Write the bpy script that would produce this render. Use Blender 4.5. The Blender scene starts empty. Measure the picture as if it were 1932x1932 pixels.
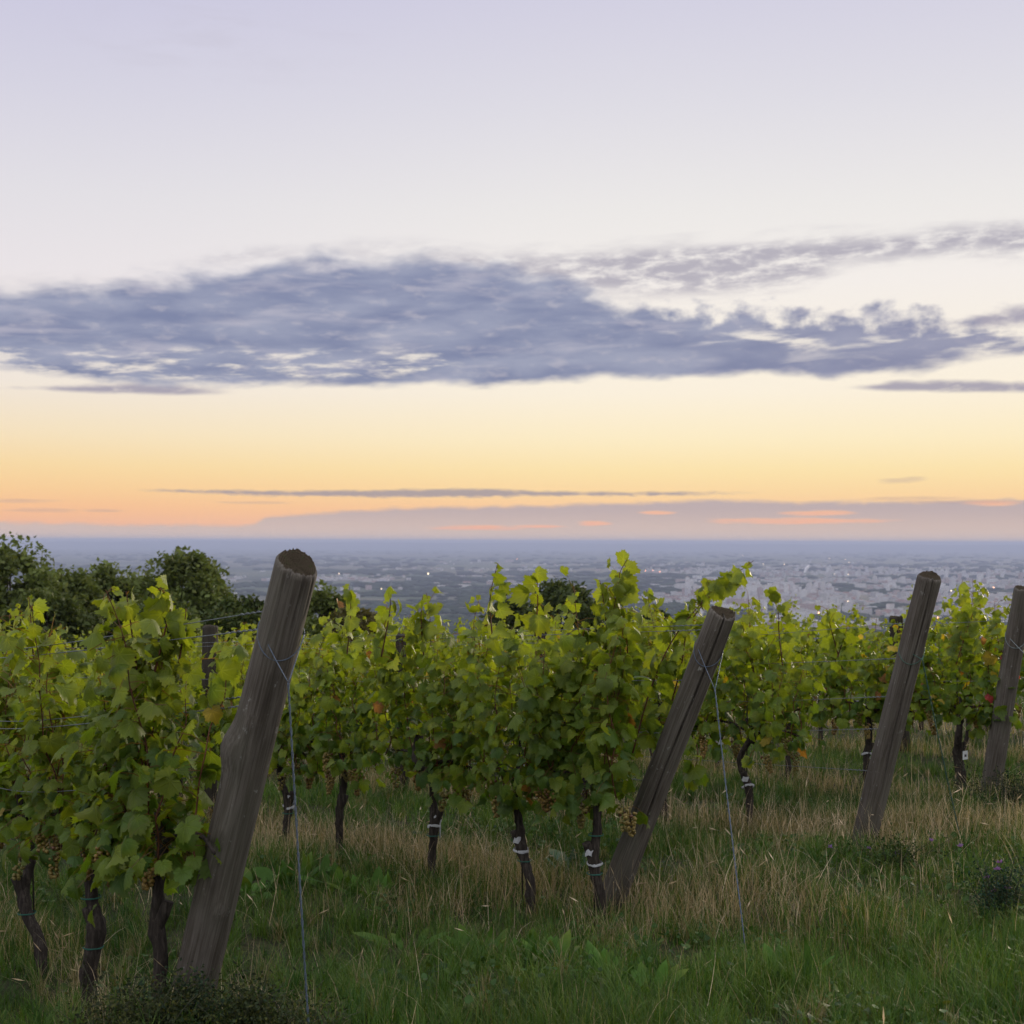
import bpy, math, random
import numpy as np
from mathutils import Vector, Matrix, Euler

R = math.radians
scene = bpy.context.scene
col = scene.collection
FPX, HX, HY = 2500.0, 966.0, 1022.0       # focal length and principal point used when measuring the site (pixels of a 1932 frame)
CAMZ = 2.0

# ------------------------------------------------------------------ camera
cam_d = bpy.data.cameras.new('camera')
cam = bpy.data.objects.new('camera', cam_d)
col.objects.link(cam)
cam.location = (0, 0, CAMZ)
cam.rotation_euler = (R(90), R(-0.2), 0)
cam_d.sensor_width = 36
cam_d.lens = 36 * FPX / 1932
cam_d.shift_y = (HY - 966) / 1932
cam_d.clip_start = 0.05
cam_d.clip_end = 200000
cam_d.dof.use_dof = True
cam_d.dof.focus_distance = 6.6
cam_d.dof.aperture_fstop = 6.0
scene.camera = cam

# ------------------------------------------------------------------ render / colour
scene.render.engine = 'CYCLES'
scene.view_settings.view_transform = 'Standard'
scene.view_settings.look = 'None'
scene.view_settings.exposure = 0.0
scene.view_settings.gamma = 1.0
cy = scene.cycles
cy.max_bounces = 7
cy.diffuse_bounces = 4
cy.glossy_bounces = 2
cy.transmission_bounces = 4
cy.volume_bounces = 2
cy.transparent_max_bounces = 12
cy.use_denoising = True
cy.caustics_reflective = False
cy.caustics_refractive = False
cy.sample_clamp_indirect = 6

SUN_AZ, SUN_EL = 33.0, 7.0


def srgb(r, g, b):
    def f(c):
        c /= 255.0
        return c / 12.92 if c <= 0.04045 else ((c + 0.055) / 1.055) ** 2.4
    return (f(r), f(g), f(b), 1.0)


# ------------------------------------------------------------------ node helper
class NT:
    def __init__(self, tree):
        self.t = tree
        self.n = tree.nodes
        self.l = tree.links

    def put(self, sock, v):
        if v is None:
            return
        if hasattr(v, 'is_output'):
            self.l.new(v, sock)
        else:
            if sock.type == 'RGBA' and not hasattr(v, '__len__'):
                v = (v, v, v, 1)
            elif sock.type == 'RGBA' and len(v) == 3:
                v = (*v, 1)
            sock.default_value = v

    def m(self, op, a, b=None, c=None, clamp=False):
        n = self.n.new('ShaderNodeMath')
        n.operation = op
        n.use_clamp = clamp
        self.put(n.inputs[0], a)
        self.put(n.inputs[1], b)
        self.put(n.inputs[2], c)
        return n.outputs[0]

    def add(self, a, b): return self.m('ADD', a, b)
    def sub(self, a, b): return self.m('SUBTRACT', a, b)
    def mul(self, a, b): return self.m('MULTIPLY', a, b)

    def rng(self, x, a, b, c=0.0, d=1.0, kind='SMOOTHSTEP'):
        n = self.n.new('ShaderNodeMapRange')
        n.interpolation_type = kind
        n.clamp = True
        for i, v in enumerate((x, a, b, c, d)):
            self.put(n.inputs[i], v)
        return n.outputs[0]

    def xyz(self, x, y, z):
        n = self.n.new('ShaderNodeCombineXYZ')
        for i, v in enumerate((x, y, z)):
            self.put(n.inputs[i], v)
        return n.outputs[0]

    def sep(self, v):
        n = self.n.new('ShaderNodeSeparateXYZ')
        self.put(n.inputs[0], v)
        return n.outputs

    def noise(self, vec, scale=1.0, detail=4.0, rough=0.5, dist=0.0):
        n = self.n.new('ShaderNodeTexNoise')
        self.put(n.inputs['Vector'], vec)
        n.inputs['Scale'].default_value = scale
        n.inputs['Detail'].default_value = detail
        n.inputs['Roughness'].default_value = rough
        n.inputs['Distortion'].default_value = dist
        return n.outputs['Fac']

    def voro(self, vec, scale=1.0, out='Color', rand=1.0):
        n = self.n.new('ShaderNodeTexVoronoi')
        self.put(n.inputs['Vector'], vec)
        n.inputs['Scale'].default_value = scale
        n.inputs['Randomness'].default_value = rand
        return n.outputs[out]

    def mix(self, f, a, b, blend='MIX'):
        n = self.n.new('ShaderNodeMix')
        n.data_type = 'RGBA'
        n.blend_type = blend
        n.clamp_factor = True
        self.put(n.inputs[0], f)
        self.put(n.inputs[6], a)
        self.put(n.inputs[7], b)
        return n.outputs[2]

    def ramp(self, f, pts, interp='LINEAR'):
        n = self.n.new('ShaderNodeValToRGB')
        n.color_ramp.interpolation = interp
        e = n.color_ramp.elements
        while len(e) < len(pts):
            e.new(0.5)
        for el, (p, c) in zip(e, pts):
            el.position = p
            el.color = c if len(c) == 4 else (*c, 1)
        self.put(n.inputs[0], f)
        return n.outputs[0]

    def curve(self, x, pts):
        """piecewise curve through (x, y) points in free units"""
        xs = [p[0] for p in pts]
        ys = [p[1] for p in pts]
        x0, x1, y0, y1 = min(xs), max(xs), min(ys) - 1, max(ys) + 1
        n = self.n.new('ShaderNodeFloatCurve')
        c = n.mapping.curves[0]
        nm = [((a - x0) / (x1 - x0), (b - y0) / (y1 - y0)) for a, b in pts]
        while len(c.points) < len(nm):
            c.points.new(0.5, 0.5)
        for p, q in zip(c.points, nm):
            p.location = q
            p.handle_type = 'AUTO_CLAMPED'
        n.mapping.update()
        self.put(n.inputs['Value'], self.rng(x, x0, x1, 0, 1, 'LINEAR'))
        return self.rng(n.outputs[0], 0, 1, y0, y1, 'LINEAR')


# ------------------------------------------------------------------ world: dusk sky with a long cloud bank
def azel(px, py):
    x, z = (px - HX) / FPX, (HY - py) / FPX
    return math.degrees(math.atan(x)), math.degrees(math.atan2(z, math.hypot(1, x)))


def build_world():
    w = bpy.data.worlds.new('World')
    scene.world = w
    w.use_nodes = True
    w.node_tree.nodes.clear()
    k = NT(w.node_tree)
    tc = k.n.new('ShaderNodeTexCoord').outputs['Generated']
    x, y, z = k.sep(tc)
    hyp = k.m('SQRT', k.add(k.mul(x, x), k.mul(y, y)))
    az = k.mul(k.m('ARCTAN2', x, y), 57.29578)
    el = k.mul(k.m('ARCTAN2', z, hyp), 57.29578)
    E = lambda py: azel(HX, py)[1]
    stops = [(1022, (238, 198, 180)), (1000, (250, 196, 162)), (965, (254, 204, 156)), (930, (255, 218, 162)), (890, (255, 229, 172)),
             (830, (255, 238, 198)), (740, (253, 242, 222)), (540, (245, 239, 234)), (400, (237, 234, 232)),
             (200, (223, 221, 229)), (0, (211, 209, 226))]
    pts = [(max(0, E(p)) / 90.0, srgb(*c)) for p, c in stops]
    pts += [(45 / 90, srgb(190, 195, 222)), (1.0, srgb(170, 182, 218))]
    front = k.ramp(k.m('DIVIDE', el, 90.0), pts)
    # to the left the dusk is a little deeper
    lr = k.rng(az, -24, 8)
    low = k.rng(el, 7, 1)
    front = k.mix(k.mul(k.sub(1.0, lr), 1.0), front, k.mix(low, (0.90, 0.90, 0.97), (0.985, 0.90, 0.86)), 'MULTIPLY')
    # Nishita dusk sky for the half behind the camera
    st = k.n.new('ShaderNodeTexSky')
    st.sky_type = 'NISHITA'
    st.sun_disc = False
    st.sun_elevation = R(SUN_EL)
    st.sun_rotation = R(SUN_AZ)
    st.altitude = 300
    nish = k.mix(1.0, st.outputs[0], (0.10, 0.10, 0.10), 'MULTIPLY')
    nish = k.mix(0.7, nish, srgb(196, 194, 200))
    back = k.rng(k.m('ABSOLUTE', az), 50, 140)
    nish = k.mix(1.0, nish, (2.2, 2.2, 2.2), 'MULTIPLY')  # sky behind the camera brightened as added fill for the foreground
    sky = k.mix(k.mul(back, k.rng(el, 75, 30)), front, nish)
    # brightness added to the sky overhead, out of view, to light the foreground
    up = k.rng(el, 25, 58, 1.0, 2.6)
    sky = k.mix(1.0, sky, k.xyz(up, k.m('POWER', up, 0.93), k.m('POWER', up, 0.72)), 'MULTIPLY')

    # ---- clouds (in azimuth / elevation)
    def A(pts):
        out = []
        for px, py in pts:
            out.append(azel(px, py))
        return out
    tilt = k.add(el, k.mul(az, -0.03))
    v1 = k.xyz(k.mul(az, 0.42), k.mul(tilt, 1.05), 0.0)
    n1 = k.noise(v1, 1.0, 6, 0.52, 0.2)
    v2 = k.xyz(k.add(k.mul(az, 0.27), 11.0), k.mul(tilt, 1.5), 3.0)
    n2 = k.noise(v2, 1.0, 6, 0.54, 0.25)
    v3 = k.xyz(k.mul(az, 0.85), k.mul(el, 2.0), 7.0)
    n3 = k.noise(v3, 1.0, 6, 0.55, 0.1)

    def band(up, lo, amp_u, amp_l, soft_u, soft_l, nz, puff=None):
        d = k.sub(nz, 0.5)
        u = k.add(k.sub(k.curve(az, A(up)), el), k.mul(d, amp_u))
        if puff is not None:
            u = k.add(u, puff)
        l = k.add(k.sub(el, k.curve(az, A(lo))), k.mul(d, amp_l))
        return k.mul(k.rng(u, -soft_u * .35, soft_u), k.rng(l, -soft_l * .35, soft_l))

    # main blue-grey bank
    a = band([(-200, 545), (0, 540), (200, 530), (400, 510), (550, 487), (700, 480), (900, 490), (1020, 512), (1100, 535), (1180, 566), (1300, 578), (1450, 580), (1600, 584), (1750, 586), (1850, 606), (1932, 622), (2100, 630)],
             [(-200, 690), (0, 700), (200, 724), (420, 734), (600, 730), (800, 731), (1000, 724), (1200, 715), (1400, 708), (1600, 709), (1700, 702), (1800, 686), (1932, 668), (2100, 655)],
             1.9, 0.9, 0.75, 0.34, n1, k.mul(k.mul(k.sub(k.noise(k.xyz(k.mul(az, 0.95), k.mul(el, 1.25), 4.0), 1.0, 5, 0.55, 0.0), 0.5), 2.6), k.rng(az, 1, 9)))
    # bright breaks low in the left half and streaks right of centre
    hol = k.mul(band([(-200, 640), (0, 648), (400, 652), (800, 655), (900, 690), (1932, 700)],
                     [(-200, 715), (0, 716), (400, 728), (800, 712), (900, 692), (1932, 702)], 0.5, 0.5, 0.5, 0.4, n3), k.rng(k.noise(k.xyz(k.mul(az, 0.50), k.mul(tilt, 2.3), 31.0), 1.0, 6, 0.58, 0.1), 0.46, 0.68))
    hol2 = k.mul(band([(1200, 630), (1350, 618), (1500, 612), (1700, 622), (1932, 600)],
                      [(1200, 634), (1350, 652), (1500, 662), (1700, 655), (1932, 690)], 0.5, 0.5, 0.4, 0.4, n3), k.rng(n2, 0.50, 0.66))
    a = k.mul(a, k.sub(1.0, k.mul(hol, 0.85)))
    a = k.mul(a, k.sub(1.0, k.mul(hol2, 0.8)))
    rag = k.mul(k.rng(az, 6, 20), k.rng(n2, 0.66, 0.46))
    a = k.mul(a, k.add(k.mul(rag, 0.4), k.sub(1.0, k.mul(k.rng(az, 6, 20), 0.4))))
    nc = k.noise(k.xyz(k.mul(az, 0.24), k.mul(tilt, 0.95), 9.0), 1.0, 5, 0.50, 0.2)
    ccol = k.mix(k.rng(nc, 0.30, 0.70), srgb(115, 126, 162), srgb(152, 158, 183))
    ccol = k.mix(k.mul(k.rng(n2, 0.50, 0.74), 0.55), ccol, srgb(190, 186, 200))
    ccol = k.mix(k.mul(k.rng(n3, 0.52, 0.74), 0.34), ccol, srgb(206, 198, 204))
    ccol = k.mix(k.mul(k.rng(az, 2, 20), 0.45), ccol, srgb(140, 138, 165))
    # pale wisps to the upper right, and on the bank's upper rim
    b = band([(-100, 535), (300, 500), (500, 462), (700, 455), (1000, 468), (1300, 448), (1600, 434), (1932, 405), (2200, 395)],
             [(-100, 540), (300, 525), (500, 500), (700, 500), (1000, 545), (1300, 565), (1500, 540), (1700, 492), (1932, 486), (2200, 480)],
             1.2, 1.2, 0.8, 0.8, n2)
    nb_ = k.noise(k.xyz(k.mul(az, 0.62), k.mul(tilt, 1.9), 21.0), 1.0, 7, 0.62, 0.15)
    b = k.mul(b, k.rng(nb_, 0.30, 0.60))
    b = k.mul(b, k.rng(az, -12, 6, 0.5, 1.0))
    # little flat clouds below the bank
    c = band([(-60, 738), (60, 732), (140, 727), (300, 725), (400, 733), (460, 741), (600, 750)],
             [(-60, 736), (60, 738), (140, 744), (300, 748), (400, 748), (460, 745), (600, 770)], 0.25, 0.15, 0.22, 0.16, n3)
    c = k.mul(c, k.rng(az, azel(470, 700)[0], azel(330, 700)[0]))
    d = band([(1400, 725), (1580, 728), (1700, 715), (1800, 712), (1932, 716), (2200, 716)],
             [(1400, 740), (1580, 732), (1700, 737), (1800, 738), (1932, 738), (2200, 738)], 0.3, 0.15, 0.22, 0.16, n3)
    d = k.mul(d, k.rng(az, azel(1560, 700)[0], azel(1660, 700)[0]))
    r1 = band([(1650, 610), (1760, 606), (1850, 585), (1932, 570), (2200, 550)],
              [(1650, 612), (1760, 622), (1850, 618), (1932, 612), (2200, 610)], 0.8, 0.8, 0.4, 0.4, n3)
    r1 = k.mul(r1, k.rng(az, azel(1700, 700)[0], azel(1800, 700)[0]))
    # thin dark streak just above the horizon
    e = band([(200, 926), (260, 924), (400, 925), (600, 926), (920, 921), (1000, 925), (1300, 926), (1440, 926), (1500, 928)],
             [(200, 926), (260, 929), (400, 934), (600, 939), (920, 939), (1000, 937), (1300, 934), (1440, 930), (1500, 928)], 0.30, 0.34, 0.13, 0.12, k.noise(k.xyz(k.mul(az, 1.2), k.mul(el, 4.0), 2.0), 1.0, 6, 0.65))
    e = k.mul(e, k.mul(k.rng(az, azel(240, 900)[0], azel(330, 900)[0]), k.rng(az, azel(1450, 900)[0], azel(1330, 900)[0])))
    # low grey-pink bank on the horizon
    f = band([(-200, 984), (0, 985), (300, 990), (470, 990), (500, 976), (650, 964), (800, 956), (1000, 952), (1200, 945), (1400, 940), (1500, 944), (1700, 942), (1932, 938), (2200, 938)],
             [(-200, 1075), (2200, 1080)], 0.36, 0.1, 0.20, 0.5, n3)
    f = k.mul(f, k.rng(el, 0.0, 2.0, 0.84, 0.92))
    n4 = k.noise(k.xyz(k.mul(az, 0.75), k.mul(el, 7.0), 5.0), 1.0, 4, 0.55, 0.3)

    def spot(px, py, hw, hh):
        sa, se = azel(px, py)
        da = k.m('DIVIDE', k.sub(az, sa), hw / FPX * 57.3)
        de = k.m('DIVIDE', k.sub(el, se), hh / FPX * 57.3)
        rr = k.add(k.add(k.mul(da, da), k.mul(de, de)), k.mul(k.sub(n4, 0.5), 2.4))
        return k.rng(rr, 1.7, -0.3)
    glow = None
    for s in ((1500, 981, 150, 6), (900, 996, 85, 5), (1120, 987, 30, 5), (1240, 966, 32, 4), (1540, 966, 65, 5), (1010, 993, 50, 3), (1870, 946, 45, 5)):
        q = spot(*s)
        glow = q if glow is None else k.m('MAXIMUM', glow, q)
    f = k.mul(f, k.sub(1.0, k.mul(glow, 0.75)))
    g = None
    for s in ((1690, 905, 34, 5), (1722, 901, 24, 5), (40, 948, 60, 4), (85, 966, 65, 4), (190, 966, 40, 3), (480, 950, 60, 3), (1720, 938, 90, 4), (1810, 944, 120, 4)):
        q = spot(*s)
        g = q if g is None else k.m('MAXIMUM', g, q)
    h = k.mul(spot(400, 85, 260, 60), k.mul(k.rng(n2, 0.4, 0.7), 0.35))

    sky = k.mix(k.mul(h, 0.8), sky, srgb(196, 192, 206))
    sky = k.mix(f, sky, k.mix(k.rng(el, 0.1, 1.6), srgb(216, 196, 184), srgb(186, 172, 176)))
    sky = k.mix(k.mul(k.mul(glow, k.rng(el, 2.2, 1.6)), 0.55), sky, srgb(250, 178, 150))
    sky = k.mix(k.mul(e, 0.8), sky, srgb(150, 145, 160))
    sky = k.mix(k.mul(g, 0.32), sky, srgb(170, 150, 158))
    sky = k.mix(k.mul(b, 0.80), sky, srgb(164, 160, 176))
    sky = k.mix(k.mul(k.mul(k.m('MAXIMUM', k.m('MAXIMUM', c, d), r1), k.rng(nb_, 0.25, 0.5, 0.45, 1.0)), 0.82), sky, srgb(148, 144, 168))
    sky = k.mix(k.mul(a, 0.94), sky, ccol)
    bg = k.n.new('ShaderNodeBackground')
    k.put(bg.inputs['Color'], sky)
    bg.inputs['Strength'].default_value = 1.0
    out = k.n.new('ShaderNodeOutputWorld')
    k.l.new(bg.outputs[0], out.inputs['Surface'])
    w.cycles.sampling_method = 'MANUAL'
    w.cycles.sample_map_resolution = 512


build_world()

# ------------------------------------------------------------------ sun: barely over the horizon, veiled by the low cloud
sun_d = bpy.data.lights.new('sun', 'SUN')
sun = bpy.data.objects.new('sun', sun_d)
col.objects.link(sun)
sun_d.energy = 2.6
sun_d.angle = R(14)
sun_d.color = (1.0, 0.84, 0.62)
sdir = Vector((math.sin(R(SUN_AZ)) * math.cos(R(SUN_EL)), math.cos(R(SUN_AZ)) * math.cos(R(SUN_EL)), math.sin(R(SUN_EL))))
sun.rotation_euler = (-sdir).to_track_quat('-Z', 'Y').to_euler()


# ------------------------------------------------------------------ object helpers
def W(px, py, y):
    return Vector(((px - HX) * y / FPX, y, CAMZ - (py - HY) * y / FPX))


def tag(o, label=None, cat=None, group=None, kind=None):
    for key, v in (('label', label), ('category', cat), ('group', group), ('kind', kind)):
        if v:
            o[key] = v
    return o


def empty(name, loc, rz=0.0):
    o = bpy.data.objects.new(name, None)
    o.empty_display_size = 0.1
    o.location = loc
    o.rotation_euler = (0, 0, rz)
    col.objects.link(o)
    return o


def np_mesh(name, V, T, C=None, extra=None, smooth=True):
    """mesh from numpy vertices and triangles, with an optional vertex colour and vector attribute"""
    me = bpy.data.meshes.new(name)
    V = np.asarray(V, dtype=np.float32)
    T = np.asarray(T, dtype=np.int32)
    me.vertices.add(len(V))
    me.vertices.foreach_set('co', V.ravel())
    k = T.shape[1]
    me.loops.add(T.size)
    me.loops.foreach_set('vertex_index', T.ravel())
    me.polygons.add(len(T))
    me.polygons.foreach_set('loop_start', np.arange(0, T.size, k, dtype=np.int32))
    me.polygons.foreach_set('loop_total', np.full(len(T), k, dtype=np.int32))
    if C is not None:
        a = me.attributes.new('col', 'FLOAT_COLOR', 'POINT')
        c4 = np.ones((len(V), 4), dtype=np.float32)
        c4[:, :3] = C
        a.data.foreach_set('color', c4.ravel())
    if extra is not None:
        a = me.attributes.new('luv', 'FLOAT_VECTOR', 'POINT')
        a.data.foreach_set('vector', np.asarray(extra, dtype=np.float32).ravel())
    me.update(calc_edges=True)
    me.polygons.foreach_set('use_smooth', np.full(len(T), smooth, dtype=bool))
    me.validate()
    return me


def obj(name, me, mat=None, parent=None, loc=None):
    o = bpy.data.objects.new(name, me)
    if mat and not me.materials:
        me.materials.append(mat)
    col.objects.link(o)
    if parent:
        o.parent = parent
    if loc is not None:
        o.location = loc
    return o


class MB:
    """collects triangles"""
    def __init__(self):
        self.v, self.t, self.c, self.n = [], [], [], 0

    def add(self, V, T, c=None):
        V = np.asarray(V, dtype=np.float64).reshape(-1, 3)
        T = np.asarray(T, dtype=np.int64).reshape(-1, 3)
        self.v.append(V)
        self.t.append(T + self.n)
        if c is None:
            c = (1, 1, 1)
        c = np.asarray(c, dtype=np.float64)
        self.c.append(np.broadcast_to(c, (len(V), 3)))
        self.n += len(V)

    def mesh(self, name, smooth=True):
        return np_mesh(name, np.concatenate(self.v), np.concatenate(self.t), np.concatenate(self.c), smooth=smooth)

    def tube(self, pts, rad, seg=8, c=None, cap=True, jit=0.0, rng=None):
        pts = np.asarray(pts, dtype=np.float64)
        n = len(pts)
        rad = np.atleast_1d(np.asarray(rad, dtype=np.float64))
        rad = np.interp(np.linspace(0, 1, n), np.linspace(0, 1, len(rad)), rad)
        tan = np.gradient(pts, axis=0)
        tan /= np.linalg.norm(tan, axis=1)[:, None] + 1e-12
        ref = np.array([0.31, 0.87, 0.17])
        if abs(tan[0] @ (ref / np.linalg.norm(ref))) > 0.95:
            ref = np.array([1.0, 0, 0])
        u = np.cross(tan[0], ref)
        u /= np.linalg.norm(u)
        V = []
        for i in range(n):
            u = u - tan[i] * (u @ tan[i])
            u /= np.linalg.norm(u)
            w = np.cross(tan[i], u)
            a = np.arange(seg) * 2 * math.pi / seg
            rr = rad[i] * (1 + (rng.uniform(-jit, jit, seg) if jit else 0))
            V.append(pts[i] + (np.cos(a) * rr)[:, None] * u + (np.sin(a) * rr)[:, None] * w)
        V = np.concatenate(V)
        T = []
        for i in range(n - 1):
            for j in range(seg):
                p, q = i * seg + j, i * seg + (j + 1) % seg
                T += [(p, q, q + seg), (p, q + seg, p + seg)]
        if cap:
            V = np.concatenate([V, pts[:1], pts[-1:]])
            b, t_ = n * seg, n * seg + 1
            for j in range(seg):
                T.append((b, (j + 1) % seg, j))
                T.append((t_, (n - 1) * seg + j, (n - 1) * seg + (j + 1) % seg))
        self.add(V, T, c)

    def box(self, lo, hi, c=None):
        x0, y0, z0 = lo
        x1, y1, z1 = hi
        V = [(x0, y0, z0), (x1, y0, z0), (x1, y1, z0), (x0, y1, z0), (x0, y0, z1), (x1, y0, z1), (x1, y1, z1), (x0, y1, z1)]
        T = [(0, 2, 1), (0, 3, 2), (4, 5, 6), (4, 6, 7), (0, 1, 5), (0, 5, 4), (1, 2, 6), (1, 6, 5), (2, 3, 7), (2, 7, 6), (3, 0, 4), (3, 4, 7)]
        self.add(V, T, c)


def smooth_path(pts, n=12):
    """Catmull-Rom through the points"""
    p = np.asarray(pts, dtype=np.float64)
    p = np.concatenate([2 * p[:1] - p[1:2], p, 2 * p[-1:] - p[-2:-1]])
    out = []
    m = len(p) - 3
    for i in range(m):
        a, b, c, d = p[i:i + 4]
        for t in np.linspace(0, 1, max(2, n // m + 1), endpoint=(i == m - 1)):
            out.append(0.5 * ((2 * b) + (c - a) * t + (2 * a - 5 * b + 4 * c - d) * t * t + (-a + 3 * b - 3 * c + d) * t ** 3))
    return np.array(out)


# ------------------------------------------------------------------ materials
def new_mat(name):
    m = bpy.data.materials.new(name)
    m.use_nodes = True
    m.node_tree.nodes.clear()
    k = NT(m.node_tree)
    out = k.n.new('ShaderNodeOutputMaterial')
    return m, k, out


def principled(k, base, rough=0.8, spec=0.3, bump=None, bump_d=0.01, metallic=0.0):
    p = k.n.new('ShaderNodeBsdfPrincipled')
    k.put(p.inputs['Base Color'], base)
    k.put(p.inputs['Roughness'], rough)
    p.inputs['Specular IOR Level'].default_value = spec
    p.inputs['Metallic'].default_value = metallic
    if bump is not None:
        b = k.n.new('ShaderNodeBump')
        b.inputs['Strength'].default_value = 0.8
        b.inputs['Distance'].default_value = bump_d
        k.put(b.inputs['Height'], bump)
        k.l.new(b.outputs[0], p.inputs['Normal'])
    return p


def attr(k, name):
    n = k.n.new('ShaderNodeAttribute')
    n.attribute_name = name
    return n


def objcoord(k):
    return k.n.new('ShaderNodeTexCoord').outputs['Object']


def leaf_mat(name, trans=0.42, tcol=(1.7, 1.55, 0.7), rough=0.42, spec=0.35, veins=True):
    m, k, out = new_mat(name)
    c = attr(k, 'col').outputs['Color']
    pos = k.n.new('ShaderNodeNewGeometry').outputs['Position']
    mott = k.noise(pos, 38.0, 3, 0.6)
    c = k.mix(k.mul(k.rng(mott, 0.35, 0.75), 0.4), c, k.mix(1.0, c, (0.62, 0.66, 0.6), 'MULTIPLY'))
    bump = None
    if veins:
        luv = k.sep(attr(k, 'luv').outputs['Vector'])
        th = k.m('ARCTAN2', luv[0], luv[1])
        rr = k.m('SQRT', k.add(k.mul(luv[0], luv[0]), k.mul(luv[1], luv[1])))
        dd = k.mul(k.m('PINGPONG', th, R(25)), rr)
        vein = k.mul(k.rng(dd, 0.045, 0.008), k.rng(rr, 1.0, 0.1))
        c2 = k.mix(k.mul(vein, 0.45), c, k.mix(1.0, c, (1.7, 1.6, 1.6), 'MULTIPLY'))
        # fine ribs running off the main veins
        rib = k.m('PINGPONG', k.add(k.mul(rr, 9.0), k.mul(k.m('PINGPONG', th, R(25)), -4.0)), 0.5)
        bump = k.add(k.mul(vein, -0.8), k.mul(rib, 0.35))
        c = c2
    p = principled(k, c, rough, spec, bump, 0.004)
    t = k.n.new('ShaderNodeBsdfTranslucent')
    k.put(t.inputs['Color'], k.mix(1.0, c, tcol, 'MULTIPLY'))
    mx = k.n.new('ShaderNodeMixShader')
    mx.inputs[0].default_value = trans
    k.l.new(p.outputs[0], mx.inputs[1])
    k.l.new(t.outputs[0], mx.inputs[2])
    k.l.new(mx.outputs[0], out.inputs['Surface'])
    return m


def vcol_mat(name, rough=0.8, spec=0.2, var=0.35, scale=30.0, metallic=0.0):
    m, k, out = new_mat(name)
    c = attr(k, 'col').outputs['Color']
    n = k.noise(objcoord(k), scale, 4, 0.6)
    c = k.mix(k.rng(n, 0.3, 0.75), c, k.mix(1.0, c, (1 - var, 1 - var, 1 - var), 'MULTIPLY'))
    p = principled(k, c, rough, spec, n, 0.003, metallic)
    k.l.new(p.outputs[0], out.inputs['Surface'])
    return m


M_VLEAF = leaf_mat('vine_leaf_surface', 0.50, (1.92, 1.72, 0.46), 0.46, 0.28)
M_TLEAF = leaf_mat('tree_leaf_surface', 0.25, (1.4, 1.4, 0.7), 0.6, 0.15, veins=False)
M_GRASS = leaf_mat('grass_blade_surface', 0.3, (1.5, 1.45, 0.6), 0.5, 0.2, veins=False)
M_STRAW = leaf_mat('dry_straw_surface', 0.3, (1.25, 1.2, 1.0), 0.6, 0.15, veins=False)
M_WEED = leaf_mat('weed_leaf_surface', 0.3, (1.5, 1.5, 0.6), 0.6, 0.12, veins=False)
M_CANE = vcol_mat('cane_bark', 0.7, 0.2)
M_PLAIN = vcol_mat('tie_and_tape', 0.6, 0.25, 0.25, 60)
M_WIRE = vcol_mat('galvanised_wire', 0.5, 0.4, 0.35, 120, 0.25)


def grape_mat():
    m, k, out = new_mat('grape_skin')
    c = attr(k, 'col').outputs['Color']
    p = principled(k, c, 0.38, 0.4)
    t = k.n.new('ShaderNodeBsdfTranslucent')
    k.put(t.inputs['Color'], k.mix(1.0, c, (1.5, 1.2, 0.7), 'MULTIPLY'))
    mx = k.n.new('ShaderNodeMixShader')
    mx.inputs[0].default_value = 0.3
    k.l.new(p.outputs[0], mx.inputs[1])
    k.l.new(t.outputs[0], mx.inputs[2])
    k.l.new(mx.outputs[0], out.inputs['Surface'])
    return m


M_GRAPE = grape_mat()


def bark_mat():
    m, k, out = new_mat('vine_bark')
    x, y, z = k.sep(objcoord(k))
    v = k.xyz(k.mul(x, 70.0), k.mul(y, 70.0), k.mul(z, 9.0))
    n = k.noise(v, 1.0, 5, 0.65, 0.6)
    c = k.ramp(n, [(0.25, (0.010, 0.008, 0.007)), (0.5, (0.032, 0.026, 0.022)), (0.75, (0.085, 0.070, 0.06))])
    p = principled(k, c, 0.9, 0.15, n, 0.012)
    k.l.new(p.outputs[0], out.inputs['Surface'])
    return m


M_BARK = bark_mat()


def attr_obj(k):
    n = k.n.new('ShaderNodeObjectInfo')
    return n.outputs['Color']


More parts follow.
